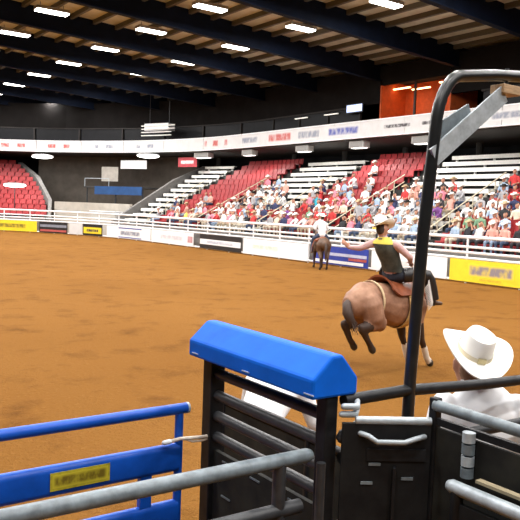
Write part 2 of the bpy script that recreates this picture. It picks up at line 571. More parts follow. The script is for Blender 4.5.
# suites above the balcony
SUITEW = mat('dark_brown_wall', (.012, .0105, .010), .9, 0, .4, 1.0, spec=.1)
OR0, OR1 = 27.9, 33.6           # the orange lit booth
for s0, s1, z0, nm, l in ((-4, OR0, 9.6, 'wall_suite_right', 'dark wall above the suite windows right of the booth'), (OR1, 74, 9.6, 'wall_suite_left', 'dark wall above the suite windows left of the booth'),
                      (OR0, OR1, 10.7, 'wall_suite_booth', 'dark wall strip above the orange booth')):
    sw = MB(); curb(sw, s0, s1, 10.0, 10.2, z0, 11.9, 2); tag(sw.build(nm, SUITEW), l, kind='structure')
n = 0
s = -3.0
while s < 73:
    e = s + 3.2
    if not (e > OR0 and s < OR1):
        t = thing('window_%d' % n, P((s + e) / 2, 10.1, 7.3), 'dark suite window above the balcony fascia', kind='structure')
        g = MB(); curb(g, s + .1, e - .1, 10.08, 10.12, 7.4, 9.5); g.build('pane', GLASSD, t)
        g = MB()
        curb(g, s, s + .1, 10.0, 10.2, 7.3, 9.6); curb(g, s + .1, e, 10.0, 10.2, 7.3, 7.4); curb(g, s + .1, e, 10.0, 10.2, 9.5, 9.6)
        g.build('window_frame', mat('suite_frame', (.02, .015, .013), .7, 0, .3, 3), t)
        n += 1
    s = e
bo = thing('suite_booth', P((OR0 + OR1) / 2, 11, 7.3), 'orange lit open booth above the balcony fascia', 'booth')
g = MB(); curb(g, OR0, OR1, 12.2, 12.4, 7.3, 11.0); g.build('booth_wall', ORANGE, bo)
g = MB(); curb(g, OR0, OR0 + .12, 10.0, 12.2, 7.3, 11.0); g.build('side_wall', ORANGE, bo)
g = MB(); curb(g, OR1 - .12, OR1, 10.0, 12.2, 7.3, 11.0); g.build('side_wall', ORANGE, bo)
g = MB(); curb(g, OR0, OR1, 10.2, 12.4, 11.0, 11.1); g.build('booth_ceiling', DARKW, bo)
for j in range(3):
    g = MB(); curb(g, OR0 + .4 + j * 1.9, OR0 + 1.8 + j * 1.9, 11.0 - .3 * (j % 2), 11.16 - .3 * (j % 2), 10.55 - .25 * (j % 2), 10.61 - .25 * (j % 2)); g.build('light_strip', STRIP, bo)
g = MB(); curb(g, OR0 + 3.0, OR0 + 3.12, 10.3, 10.42, 7.3, 11.0); g.build('post', BLACK, bo)
for j in (.25, .75):
    ld = bpy.data.lights.new('booth_light', 'POINT'); ld.energy = 20; ld.color = (1, .42, .15); ld.shadow_soft_size = .3
    lo = bpy.data.objects.new('booth_light', ld); COL.objects.link(lo)
    lo.location = P(OR0 + (OR1 - OR0) * j, 11.1, 9.7)
sc = thing('television_screen', P(35.6, 9.7, 8.9), 'small glowing blue white screen left of the orange booth', 'screen')
g = MB(); curb(g, 34.9, 36.5, 9.75, 9.85, 9.15, 9.75); g.build('bezel', BLACK, sc)
g = MB(); curb(g, 34.97, 36.43, 9.73, 9.75, 9.22, 9.68); g.build('display', SCREEN, sc)
g = MB(); curb(g, 35.6, 35.8, 9.85, 10.05, 9.4, 9.5); g.build('bracket', STEELD, sc)
for s, l in ((41.5, 'thin suite light strip left of the glowing screen'), (38.2, 'short suite light strip beside the glowing screen')):
    t = thing('suite_light', P(s, 9.9, 9.0), l, 'light')
    g = MB(); curb(g, s - .7, s + .7, 9.86, 9.98, 9.25, 9.31); g.build('tube', mat('dim_tube', (1, .95, .85), .5, emit=.7), t)
    g = MB(); curb(g, s - .8, s + .8, 9.9, 10.03, 9.31, 9.35); g.build('housing', STEELD, t)

# hanging vent unit near the far corner
hv = thing('hanging_unit', P(54.3, 8.6, 8.9), 'white louvred unit hanging above the far balcony corner', 'unit')
g = MB(); curb(g, 53.2, 55.2, 8.3, 9.1, 9.1, 9.7, .5); g.build('housing', WHITE, hv)
for j in range(4):
    g = MB(); curb(g, 52.9 - .3 * (j > 1), 55.4, 8.2, 8.28, 8.62 + .28 * j, 8.7 + .28 * j, .5); g.build('louvre', ALU, hv)
for s in (53.4, 55.0):
    g = MB(); g.tube([P(s, 8.7, 8.7), P(s, 8.7, 12.3)], .03, 6); g.build('hanger', STEELD, hv)

# lamps below the balcony; the low third one is a glowing stand-in for a rail reflection
for s, r, z, l in ((62.5, 6.9, 6.62, 'glowing round lamp under the far balcony above the tunnel'), (53.9, 6.9, 6.75, 'glowing round lamp under the balcony at the corner'),
                   (62.9, 3.0, 3.85, 'glowing round disc added for a rail reflection in front of the far red seats')):
    t = thing('flood_lamp', P(s, r, z - .12), l, 'lamp', 'round lamps under the balcony')
    g = MB(); g.ball(P(s, r, z), (.95, .95, .16), 16, 6); g.build('lens', mat('flood_glow', (1, .98, .94), .5, emit=9), t, True)
    g = MB(); g.ball(P(s, r, z + .1), (1.0, 1.0, .15), 16, 6); g.build('reflector', LAMPH, t, True)
    g = MB()
    if z > 6: g.tube([P(s, r, z + .2), P(s, r + .9, 7.15)], .03, 6)
    else: g.tube([P(s, r, z + .0), P(s, r, tread(1)[1])], .04, 6)  # post added to hold up the reflection disc
    g.build('stem', STEELD, t)

# ------------------------------------------------------------------ tunnel between the stands
tun = MB()
for (ra, za), (rb, zb) in zip(((1.3, 1.3), (4, 2.75), (8, 4.85))[:-1], ((4, 2.75), (8, 4.85), (11.7, 6.3))):
    tun.hexa([P(52.25, ra, 0), P(52.45, ra, 0), P(52.45, rb, 0), P(52.25, rb, 0), P(52.25, ra, za), P(52.45, ra, za), P(52.45, rb, zb), P(52.25, rb, zb)])
tun.hexa([P(52.25, 8, 0), P(52.45, 8, 0), P(52.45, 11.7, 0), P(52.25, 11.7, 0), P(52.25, 8, 4.85), P(52.45, 8, 4.85), P(52.45, 11.7, 6.2), P(52.25, 11.7, 6.2)])
tag(tun.build('wall_tunnel_right', CONC), 'grey concrete side wall of the tunnel by the white bleachers', kind='structure')
tun = MB()
SK_ = [(58.6, 1.2, 1.3), (60.3, 4, 2.75), (63.1, 8, 4.85), (65.4, 11.4, 6.3)]
for (sa, ra, za), (sb, rb, zb) in zip(SK_[:-1], SK_[1:]):
    tun.hexa([P(sa, ra, 0), P(sa + .3, ra, 0), P(sb + .3, rb, 0), P(sb, rb, 0), P(sa, ra, za), P(sa + .3, ra, za), P(sb + .3, rb, zb), P(sb, rb, zb)])
tag(tun.build('wall_tunnel_left', CONC), 'grey concrete side wall beside the far red seats', kind='structure')
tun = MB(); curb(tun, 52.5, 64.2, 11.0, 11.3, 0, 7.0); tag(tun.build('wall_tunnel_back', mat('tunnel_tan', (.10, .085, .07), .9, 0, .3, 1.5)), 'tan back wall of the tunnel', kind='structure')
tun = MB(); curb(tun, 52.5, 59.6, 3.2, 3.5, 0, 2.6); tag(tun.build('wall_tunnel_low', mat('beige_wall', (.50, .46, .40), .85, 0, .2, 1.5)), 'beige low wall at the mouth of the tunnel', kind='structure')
pl = thing('platform', P(55, 5.4, 0), 'dark platform with a blue skirt in the tunnel', 'platform')
g = MB(); curb(g, 52.9, 58.2, 5.0, 7.4, 3.9, 4.05, .6); g.build('deck', CONCD, pl)
g = MB(); curb(g, 52.9, 57.2, 4.92, 4.99, 3.35, 4.05, .6); g.build('skirt', mat('blue_skirt', (.012, .07, .22), .7, 0, .3, 2), pl)
for s in (53.0, 55.5, 58.0):
    g = MB(); g.tube([P(s, 5.2, 0), P(s, 5.2, 3.9)], .07, 8); g.build('leg', STEELD, pl)
g = MB(); g.tube([P(58.1, 5.0, 4.7), P(56.0, 5.0, 4.7)], .03, 6); g.tube([P(58.1, 5.0, 4.0), P(58.1, 5.0, 4.7)], .03, 6); g.tube([P(56.0, 5.0, 4.0), P(56.0, 5.0, 4.7)], .03, 6); g.build('guard_rail', STEELL, pl)
for s0, s1, z0, z1, r, m_, l in ((54.9, 57.0, 5.75, 6.5, 8.2, WHITE, 'white blank sign hanging in the tunnel'),
                                 (50.6, 52.2, 5.9, 6.7, 8.2, mat('red_sign', (.55, .06, .08), .6, 0, .3, 3), 'red sign hanging under the balcony beside the tunnel'),
                                 (57.2, 58.5, 4.6, 5.9, 8.2, mat('pale_board', (.48, .45, .40), .7, 0, .3, 2), 'pale grey board at the back of the tunnel')):
    t = thing('hanging_sign', P((s0 + s1) / 2, r, z0), l, 'sign')
    g = MB(); curb(g, s0, s1, r, r + .06, z0, z1, .6); g.build('board', m_, t)
    for q in (s0 + .2, s1 - .2):
        g = MB(); g.tube([P(q, r + .03, z1), P(q, r + .03, 7.06)], .012, 6); g.build('hanger', STEELD, t)
    if m_.name == 'red_sign': marks(t, (s0 + s1) / 2, 1.2, (z0 + z1) / 2, .24, r, WHITE, 91, m_)
t = thing('white_counter', P(54.5, 2.4, 0), 'low white counter beside the narrow white bleachers', 'counter')
g = MB(); curb(g, 52.7, 55.2, 1.9, 2.5, 0, 1.9, .6); g.build('body', mat('pale_counter', (.55, .53, .48), .7, 0, .2, 2), t)
g = MB(); curb(g, 52.6, 55.3, 1.8, 2.6, 1.9, 1.98, .6); g.build('top', WHITE, t)

# ------------------------------------------------------------------ arena fence and banners
fence = thing('arena_fence', P(35, 0, 0), 'white pipe rail fence round the far side of the arena', 'fence')
posts = [6 + 2.44 * k for k in range(25)]
for s in posts:
    g = MB(); g.tube([P(s, 0, 0), P(s, 0, 1.86)], .045, 8); g.build('post', WHITE, fence, True)
for a, b in zip(posts[:-1], posts[1:]):
    for z in (1.80, 1.42, 1.20, .98, .10):
        g = MB()
        SS = srange(a, b, .9)
        g.tube([P(q, 0, z) for q in SS], .052 if z < 1.7 else .065, 8)
        g.build('rail', WHITE, fence, True)
BN = [('yellow', 58.95, 63.8, YELV, 'yellow banner with dark print on the far left of the fence'),
      ('black', 55.8, 58.7, BLKVIN, 'small black banner with a red stripe on the far fence'),
      ('white', 54.2, 55.6, FASC, 'narrow white banner between the black and yellow banners'),
      ('yellowblack', 51.85, 54.1, BLKVIN, 'black banner with a yellow panel on the far fence'),
      ('whiteblue', 45.2, 51.3, WHITE, 'white banner with blue print on the far fence'),
      ('whitered', 39.3, 45.1, WHITE, 'white banner with faint print left of the long black banner'),
      ('blackstripe', 33.9, 38.5, BLKVIN, 'black banner with a white stripe on the fence'),
      ('white2', 27.9, 33.7, WHITE, 'long white banner left of the pickup rider'),
      ('blue', 23.6, 27.5, BLUEV2, 'blue banner with white and red stripes behind the bucking rider'),
      ('white3', 19.1, 23.4, WHITE, 'white banner between the blue and yellow banners'),
      ('yellow2', 12.3, 18.95, YELV, 'yellow banner with large grey print on the right')]
for i, (kind, a, b, m_, l) in enumerate(BN):
    t = thing('banner', P((a + b) / 2, -.08, .06), l, 'banner', 'sponsor banners on the arena fence')
    g = MB(); curb(g, a, b, -.085, -.065, .07, .93, .6); g.build('sheet', m_, t)
    mid, wd = (a + b) / 2, b - a
    rr = -.087
    PAPER = {'yellowblack': YELV, 'blackstripe': WHITE}.get(kind, m_)
    if kind == 'yellow':
        marks(t, 61.6, 3.4, .5, .3, rr, mat('olive_print', (.22, .17, .02), .6, 0, .3, 5), 1, PAPER)
    elif kind == 'black':
        g = MB(); curb(g, a + .1, b - .1, rr - .012, rr, .16, .32, .6); g.build('red_stripe', MARKR, t)
        g = MB(); curb(g, a + .1, b - .1, rr - .012, rr, .52, .72, .6); g.build('grey_stripe', MARKS, t)
    elif kind == 'yellowblack':
        g = MB(); curb(g, a + .1, b - .1, rr - .012, rr, .22, .70, .6); g.build('yellow_panel', YELV, t)
        marks(t, mid, 1.5, .46, .2, rr - .012, MARKD, 2, PAPER)
    elif kind == 'whiteblue':
        g = MB(); curb(g, 46.6, 49.8, rr - .012, rr, .78, .86, .6); g.build('blue_stripe', MARKB, t)
        marks(t, 48.2, 3.0, .46, .28, rr, MARKS, 3, PAPER)
        g = MB(); curb(g, 46.6, 49.8, rr - .012, rr, .12, .18, .6); g.build('blue_stripe', MARKB, t)
    elif kind == 'whitered':
        marks(t, mid, 3.4, .5, .26, rr, mat('pale_print', (.60, .58, .62), .6, 0, .2, 5), 4, PAPER)
        g = MB(); curb(g, a + .1, a + .7, rr - .012, rr, .3, .7, .6); g.build('red_patch', mat('pale_red', (.6, .34, .36), .6, 0, .2, 5), t)
    elif kind == 'blackstripe':
        g = MB(); curb(g, a + .05, b - .05, rr - .012, rr, .32, .64); g.build('white_stripe', WHITE, t)
        marks(t, mid, 3.2, .48, .16, rr - .012, mat('pale_blue_print', (.50, .52, .60), .6, 0, .2, 5), 5, PAPER)
    elif kind == 'white2':
        marks(t, 31.6, 2.6, .52, .2, rr, mat('pale_green_print', (.58, .68, .60), .6, 0, .2, 5), 6, PAPER)
    elif kind == 'blue':
        g = MB(); curb(g, a + .3, b - .1, rr - .012, rr, .14, .28); g.build('white_stripe', WHITE, t)
        g = MB(); curb(g, a + .1, b - .9, rr - .012, rr, .50, .64); g.build('white_stripe', mat('pale_blue', (.55, .58, .75), .6, 0, .2, 5), t)
        g = MB(); curb(g, a + .1, a + 1.3, rr - .012, rr, .34, .46); g.build('red_stripe', MARKR, t)
    elif kind == 'white3':
        marks(t, 21.4, 2.4, .5, .2, rr, mat('pale_print2', (.66, .64, .62), .6, 0, .2, 5), 7, PAPER)
    elif kind == 'yellow2':
        marks(t, 17.0, 2.1, .53, .34, rr, MARKG, 8, PAPER)
        marks(t, 17.0, 1.1, .2, .07, rr, mat('gold_print', (.62, .42, .03), .6, 0, .2, 5), 9, PAPER)
        marks(t, 13.9, 2.1, .5, .34, rr, MARKG, 10, PAPER)

# ------------------------------------------------------------------ roof lamps
proto = None
LROW = ['rightmost', 'second', 'third', 'fourth', 'fifth', 'leftmost']
LORD = ['first', 'second', 'third', 'fourth', 'fifth', 'sixth', 'seventh', 'eighth', 'ninth', 'tenth', 'eleventh', 'twelfth', 'last']
for ix, x in enumerate(LAMP_X):
    for k in range(-6, 7):
        y = LAMP_Y0 + BAY * k
        z = 12.28
        if proto is None:
            proto = thing('roof_lamp', (0, 0, 0), 'long glowing high bay lamp under the arena roof', 'lamp', 'high bay lamps under the arena roof')
            g = MB(); g.box((-.85, -.30, -.06), (.85, .30, .1)); g.build('housing', LAMPH, proto)
            for q in (-.6, .6):
                g = MB(); g.tube([(q, 0, .1), (q, 0, .34)], .015, 6); g.build('stem', STEELD, proto)
            g = MB(); g.box((-.81, -.27, -.13), (.81, .27, -.062)); g.build('diffuser', LAMPG, proto)
            o = proto
        else:
            o = copy_tree(proto)
        o.location = (x, y, z)
        o['label'] = 'glowing roof lamp, %s from the far end in the %s lamp row' % (LORD[6 - k], LROW[ix])
        if y > -14:
            ld = bpy.data.lights.new('lamp_light', 'AREA')
            ld.shape = 'RECTANGLE'; ld.size = 1.6; ld.size_y = .5
            ld.energy = LAMP_POWER; ld.color = (1, .98, .96)
            lo = bpy.data.objects.new('lamp_light', ld); COL.objects.link(lo)
            lo.location = (x, y, z - .16)

# ================================================================== figures
def skinned(name, segs, voxel, mats, smooth_it=4):
    """segs: (points, radii, side, material index); one continuous voxel skin, coloured by the nearest bone"""
    mb = MB()
    for pts, rad, side, mi in segs:
        if len(pts) == 1:
            mb.ball(pts[0], rad[0], 14, 9)
        else:
            mb.tube(pts, list(rad), 14, side, 'round')
    me = mb.mesh(name + '_raw', [], V((0, 0, 0)))
    o = bpy.data.objects.new(name + '_raw', me)
    COL.objects.link(o)
    rm = o.modifiers.new('r', 'REMESH'); rm.mode = 'VOXEL'; rm.voxel_size = voxel; rm.use_smooth_shade = True
    sm = o.modifiers.new('s', 'SMOOTH'); sm.iterations = smooth_it; sm.factor = .5
    dg = bpy.context.evaluated_depsgraph_get()
    out = bpy.data.meshes.new_from_object(o.evaluated_get(dg))
    bpy.data.objects.remove(o)
    out.materials.clear()
    for m_ in mats: out.materials.append(m_)
    bones = []
    for pts, rad, side, mi in segs:
        pts = [V(p) for p in pts]
        rr = [max(q) if isinstance(q, tuple) else q for q in rad]
        if len(pts) == 1:
            bones.append((pts[0], pts[0], rr[0], rr[0], mi))
        for k in range(len(pts) - 1):
            bones.append((pts[k], pts[k + 1], rr[k], rr[k + 1], mi))
    for p in out.polygons:
        c = p.center
        best, bi = 1e9, 0
        for a, b, ra, rb, mi in bones:
            ab = b - a
            L = ab.length_squared
            tt = 0 if L < 1e-9 else min(1, max(0, (c - a).dot(ab) / L))
            dd = (c - a - ab * tt).length / (ra + (rb - ra) * tt)
            if dd < best: best, bi = dd, mi
        p.material_index = bi
        p.use_smooth = True
    out.name = name
    return out

def hat_mesh(name, m_, brim=(.205, .185), crown_h=.125, curl=.06):
    """cattleman hat, front +X, band at z=0"""
    mb = MB()
    N = 40
    def ring(f): return [f(2 * PI * k / N) for k in range(N)]
    def crown(rs, z, dent=0):
        def g(a):
            ca, sa = math.cos(a), math.sin(a)
            x, y = .112 * rs * ca, .092 * rs * sa
            if z > .03: x = .112 * rs * ca * (1 if ca < 0 else 1 - .10 * z / crown_h); y = y * (1 - .22 * max(0, ca) * z / crown_h)
            return (x, y, z - dent * max(0, 1 - abs(y) / .05))
        return ring(g)
    def brimr(tt, dz):
        def g(a):
            ca, sa = math.cos(a), math.sin(a)
            x = (.112 + (brim[0] - .112) * tt) * ca
            y = (.092 + (brim[1] - .092) * tt * (1 - .12 * tt)) * sa
            z = dz + curl * (tt ** 1.8) * (abs(sa) ** 2.2) - .022 * (tt ** 1.5) * (abs(ca) ** 2)
            return (x, y, z)
        return ring(g)
    rings = [brimr(0, -.006), brimr(.35, -.006), brimr(.7, -.006), brimr(1, -.004), brimr(1.005, 0), brimr(1, .004), brimr(.7, .003), brimr(.35, .002), crown(1.02, .004),
             crown(.985, crown_h * .45), crown(.93, crown_h * .8), crown(.84, crown_h * .97), crown(.70, crown_h * 1.0, .010), crown(.45, crown_h * .97, .022), crown(.18, crown_h * .95, .026)]
    vs = [p for r_ in rings for p in r_]
    fs = []
    for i in range(len(rings) - 1):
        for k in range(N):
            fs.append((i * N + k, i * N + (k + 1) % N, (i + 1) * N + (k + 1) % N, (i + 1) * N + k))
    fs.append(tuple((len(rings) - 1) * N + k for k in range(N)))
    mb.add(vs, fs)
    me = mb.mesh(name, m_, V((0, 0, 0)), True)
    return me
def band_mesh(m_):
    mb = MB(); N = 32
    vs, fs = [], []
    for z, e in ((.004, .117), (.03, .1155)):
        for k in range(N):
            a = 2 * PI * k / N
            vs.append((e * math.cos(a), (e - .02) * math.sin(a), z))
    for k in range(N): fs.append((k, (k + 1) % N, N + (k + 1) % N, N + k))
    mb.add(vs, fs)
    return mb.mesh('hat_band', m_, V((0, 0, 0)), True)
def child(name, me, parent, loc=(0, 0, 0), rot=(0, 0, 0), sc=1):
    o = bpy.data.objects.new(name, me); COL.objects.link(o); o.parent = parent
    o.location = loc; o.rotation_euler = rot; o.scale = (sc, sc, sc)
    return o
def finger_segs(wrist, direction, up, side_sign, curl=.5, mi=0, size=1):
    """palm and five fingers; direction along the hand, up the back of the hand; thumb towards side_sign*side"""
    d = V(direction).normalized(); u = V(up); u = (u - d * u.dot(d)).normalized(); s = d.cross(u) * side_sign
    w_ = V(wrist); out = []
    out.append(([w_, w_ + d * .05 * size, w_ + d * .092 * size], [(.026, .018), (.038, .016), (.040, .014)], s, mi))
    for k, L in enumerate((.072, .082, .076, .06)):
        base = w_ + d * .088 * size + s * ((1.5 - k) * .0215 * size)
        a1 = curl * .6; a2 = curl * 1.5; a3 = curl * 2.1
        p = [base]
        for fr, a in ((.42, a1), (.33, a2), (.25, a3)):
            p.append(p[-1] + (d * math.cos(a) - u * math.sin(a)) * L * fr * size)
        out.append((p, [.0098, .0092, .0088, .0078], s, mi))
    b = w_ + d * .03 * size + s * .03 * size
    p = [b, b + (d * .6 + s * .75 - u * .2) * .036 * size, b + (d * 1.25 + s * .95 - u * .5) * .052 * size]
    out.append((p, [.013, .011, .009], u, mi))
    return out
def head_segs(c, fwd, up, skin, hair, k=1.0):
    c = V(c); f = V(fwd).normalized(); u = V(up); u = (u - f * u.dot(f)).normalized(); s = u.cross(f)
    g = []
    g.append(([c - u * .055 * k + f * .012 * k, c + u * .035 * k], [(.072 * k, .086 * k), (.078 * k, .098 * k)], s, skin))      # skull
    g.append(([c - u * .095 * k + f * .045 * k, c - u * .05 * k + f * .04 * k], [(.045 * k, .045 * k), (.06 * k, .055 * k)], s, skin))  # jaw
    g.append(([c + f * .088 * k - u * .005 * k, c + f * .112 * k - u * .035 * k], [.011 * k, .016 * k], s, skin))                      # nose
    g.append(([c + f * .092 * k - u * .075 * k - s * .018 * k, c + f * .092 * k - u * .075 * k + s * .018 * k], [.010 * k, .010 * k], u, skin))  # lips
    for q in (-1, 1):
        g.append(([c + s * .078 * k * q - f * .005 * k - u * .03 * k, c + s * .086 * k * q - f * .012 * k + u * .02 * k], [(.012 * k, .018 * k)] * 2, s, skin))   # ears
    g.append(([c + u * .05 * k - f * .03 * k, c - u * .03 * k - f * .045 * k], [(.08 * k, .082 * k), (.07 * k, .06 * k)], s, hair))    # hair
    g.append(([c + u * .072 * k - f * .02 * k, c + u * .070 * k + f * .035 * k], [(.07 * k, .048 * k), (.062 * k, .04 * k)], s, hair))
    return g
def eyes(parent, c, fwd, up, k=1.0):
    c = V(c); f = V(fwd).normalized(); u = V(up); u = (u - f * u.dot(f)).normalized(); s = u.cross(f)
    for q in (-1, 1):
        m_ = MB(); m_.ball(c + f * .084 * k + s * .032 * k * q + u * .004 * k, .013 * k, 10, 7)
        me = m_.mesh('eye', mat('eye_dark', (.06, .04, .03), .2, 0, .2, 40), V((0, 0, 0)), True)
        child('eye', me, parent)

# ------------------------------------------------------------------ spectators
def spectator_mesh(variant):
    SK, SH, PA, HR, BO = 0, 1, 2, 3, 4
    lean = {0: .03, 1: .14, 2: -.04, 3: .0}[variant]
    g = []
    Y = V((0, 1, 0))
    if variant == 3:                                   # standing
        hz, kx, ax = .92, 0, 0
        for q in (-1, 1):
            g.append(([(0, .1 * q, .9), (.02, .11 * q, .5), (-.01, .11 * q, .1)], [.095, .065, .05], Y, PA))
            g.append(([(-.03, .11 * q, .05), (.15, .13 * q, .04)], [.05, .045], Y, BO))
    else:
        hz = .53
        for q in (-1, 1):
            kq = .14 + (.05 if variant == 2 else 0)
            g.append(([(0, .1 * q, .53), (.40, kq * q, .53)], [.095, .07], Y, PA))
            g.append(([(.41, kq * q, .51), (.38, kq * q, .1)], [.066, .048], Y, PA))
            g.append(([(.36, kq * q, .06), (.53, kq * q + .02 * q, .05)], [.05, .045], Y, BO))
    top = V((lean, 0, hz + .52))
    g.append(([(0, 0, hz + .02), (lean * .4, 0, hz + .25), top - V((0, 0, .06))], [(.17, .13), (.16, .12), (.185, .11)], Y, SH))
    g.append(([top, top + V((.02, 0, .1))], [.055, .05], Y, SK))
    hc = top + V((.035, 0, .21))
    g += head_segs(hc, (1, 0, -.05), (0, 0, 1), SK, HR)
    for q in (-1, 1):
        sh = top + V((0, .19 * q, -.06))
        if variant == 2 and q == 1:
            el, wr = sh + V((.14, .14, -.02)), sh + V((.16, .06, .24))
        elif variant == 1:
            el, wr = sh + V((.2, .03 * q, -.2)), V((.42, .08 * q, .66))
        elif variant == 3:
            el, wr = sh + V((.02, .07 * q, -.28)), sh + V((.2, -.02 * q, -.42))
        else:
            el, wr = sh + V((.06, .07 * q, -.27)), V((.33, .1 * q, .65))
        g.append(([sh, el], [.06, .047], Y, SH))
        g.append(([el, wr], [.043, .033], Y, SK if variant in (0, 2) else SH))
        d = (wr - el).normalized()
        g.append(([wr, wr + d * .09], [(.036, .022), (.03, .018)], Y, SK))
    return skinned('spectator', g, .026, [SKIN, SHIRTW, DENIM, HAIR, BOOT], 2), hc
SPEC = [spectator_mesh(v) for v in range(4)]
HATM = {k: hat_mesh('cowboy_hat', m_) for k, m_ in (('white', HATW), ('tan', HATT), ('black', HATB))}
SHIRTS = {'red': (.62, .05, .05), 'white': (.86, .85, .84), 'pink': (.86, .28, .36), 'pale blue': (.42, .55, .72), 'navy': (.04, .05, .13), 'grey': (.40, .40, .42),
          'teal': (.03, .42, .55), 'yellow': (.85, .70, .15), 'purple': (.22, .08, .30), 'cream': (.78, .68, .55), 'black': (.03, .03, .035), 'green': (.20, .36, .22), 'salmon': (.80, .40, .33)}
SHMAT = {k: mat('shirt_' + k.replace(' ', '_'), v, .85, 0, .2, 6) for k, v in SHIRTS.items()}
NAMES = ['red', 'white', 'pink', 'pale blue', 'navy', 'grey', 'teal', 'yellow', 'purple', 'cream', 'black', 'green', 'salmon']
WEIGHT = [9, 34, 9, 9, 7, 8, 2, 3, 4, 12, 6, 2, 7]
SECN = {(15.2, 22.0): 'seats above yellow banner', (22.0, 28.7): 'largest white bleachers', (28.7, 35.0): 'middle red seats',
        (35.0, 42.0): 'middle white bleachers', (42.0, 48.8): 'far red seats', (8.2, 15.2): 'rightmost red seats'}
ORD = ['first', 'second', 'third', 'fourth', 'fifth', 'sixth', 'seventh', 'eighth', 'ninth', 'tenth', 'eleventh', 'twelfth']
FILL = {(8.2, 15.2): (.6, .6, .5, .5, .45, .4, .3, .2, 0, 0, 0, 0), (15.2, 22.0): (.85, .85, .85, .8, .7, .6, .55, .4, .3, .1, 0, 0), (22.0, 28.7): (.9, .9, .9, .85, .7, .5, .25, .08, 0, 0, 0, 0),
        (28.7, 35.0): (.9, .9, .85, .75, .6, .45, .3, .15, .05, 0, 0, 0), (35.0, 42.0): (.85, .85, .8, .6, .35, .2, .08, 0, 0, 0, 0, 0), (42.0, 48.8): (.55, .5, .3, .15, .05, 0, 0, 0, 0, 0, 0, 0)}
rs = random.Random(11)
TROU = [DENIM, mat('khaki_cloth', (.42, .34, .24), .85, 0, .2, 8), mat('pale_denim', (.25, .33, .45), .85, 0, .3, 10), mat('black_cloth', (.03, .03, .035), .85, 0, .3, 8), mat('pale_khaki', (.55, .48, .38), .85, 0, .2, 8)]
count = 0
for (s0, s1), fill in FILL.items():
    for i, f in enumerate(fill):
        r, z = tread(i)
        n = int((s1 - s0 - 1.0) / .62)
        for k in range(n):
            if rs.random() > f or count >= 296: continue
            s = s0 + .55 + (s1 - s0 - 1.1) * (k + .5) / n + rs.uniform(-.04, .04)
            if s0 < 10 and s < 11.5: continue
            vv = rs.choices((0, 1, 2, 3), (6, 4, 2, .5))[0]
            me, hc = SPEC[vv]
            o = bpy.data.objects.new('spectator', me); COL.objects.link(o)
            stand = vv == 3
            o.location = P(s, r + (.5 if not stand else .2), z + (.002 if stand else -.0))
            o.rotation_euler = (0, 0, face_in(s) + rs.uniform(-.25, .25))
            c = rs.choices(NAMES, WEIGHT)[0]
            o.material_slots[1].link = 'OBJECT'; o.material_slots[1].material = SHMAT[c]
            o.material_slots[2].link = 'OBJECT'; o.material_slots[2].material = rs.choice(TROU)
            ht = rs.choices((None, 'white', 'tan', 'black'), (5, 3, 1.2, 1))[0]
            if ht: child('cowboy_hat', HATM[ht], o, hc + V((-.005, 0, .055)), (0, R(rs.uniform(-6, 8)), 0))
            side = 'right end' if k < n / 4 else ('left end' if k >= n * 3 / 4 else ('right centre' if k < n / 2 else 'left centre'))
            tag(o, '%s in %s top%s, %s row, %s, %s' % ('standing spectator' if stand else 'spectator', c, (', %s hat' % ht) if ht else '', ORD[i], side, SECN[(s0, s1)]), 'person',
                'spectators in the stands')
            count += 1

# ------------------------------------------------------------------ horses (heading +X, ground z=0)
def bronc():
    g = []; Y = V((0, 1, 0)); CO, DK, SO, HO = 0, 1, 2, 3
    g.append(([(-.80, 0, 1.10), (-.62, 0, 1.15), (-.32, 0, 1.13), (0, 0, 1.05), (.35, 0, 1.03), (.60, 0, 1.07), (.74, 0, 1.1)],
              [(.19, .22), (.275, .29), (.265, .29), (.29, .34), (.27, .36), (.23, .30), (.15, .2)], Y, CO))
    g.append(([(.5, 0, 1.2), (.74, .06, 1.24), (.93, .2, 1.12), (1.0, .32, .98)], [(.16, .26), (.12, .21), (.095, .165), (.085, .12)], Y, CO))
    g.append(([(1.0, .32, 1.0), (.99, .44, .84), (.96, .54, .68), (.94, .58, .60)], [(.085, .12), (.075, .105), (.058, .07), (.055, .055)], V((1, 0, 0)), CO))
    for q in (-1, 1):
        g.append(([(1.03, .30 + .05 * q, 1.06), (1.08, .26 + .08 * q, 1.16)], [.03, .012], Y, DK))
        sh = .04 if q < 0 else -.03
        g.append(([(.52, .17 * q, 1.02), (.50, .18 * q, .80)], [.15, .105], Y, CO))
        g.append(([(.50, .18 * q, .80), (.60 + sh, .165 * q, .47)], [.10, .062], Y, DK))
        g.append(([(.60 + sh, .165 * q, .47), (.68 + sh * 1.6, .155 * q, .33)], [.06, .046], Y, DK))
        g.append(([(.68 + sh * 1.6, .155 * q, .33), (.75 + sh * 2, .15 * q, .15), (.80 + sh * 2.2, .15 * q, .09)], [.056, .052, .058], Y, SO))
        g.append(([(.82 + sh * 2.2, .15 * q, .08), (.84 + sh * 2.2, .15 * q, .05)], [.062, .066], Y, HO))
        g.append(([(-.62, .16 * q, 1.12), (-.56, .19 * q, .9), (-.45, .20 * q, .80)], [.19, .17, .115], Y, CO))
        g.append(([(-.46, .20 * q, .83), (-.62, .19 * q, .80)], [.13, .105], Y, CO))
        g.append(([(-.62, .19 * q, .80), (-.78, .18 * q, .77)], [.105, .075], Y, DK))
        g.append(([(-.83, .175 * q, .79), (-.79, .175 * q, .72)], [.055, .06], Y, DK))
        g.append(([(-.79, .175 * q, .74), (-.66 - .03 * q, .165 * q, .54), (-.60 - .03 * q, .16 * q, .47)], [.06, .046, .052], Y, DK))
        g.append(([(-.59 - .03 * q, .16 * q, .45), (-.555 - .03 * q, .16 * q, .405)], [.055, .06], Y, HO))
    return skinned('horse_body', g, .022, [HORSEC, HORSED, SOCK, HOOF], 3)
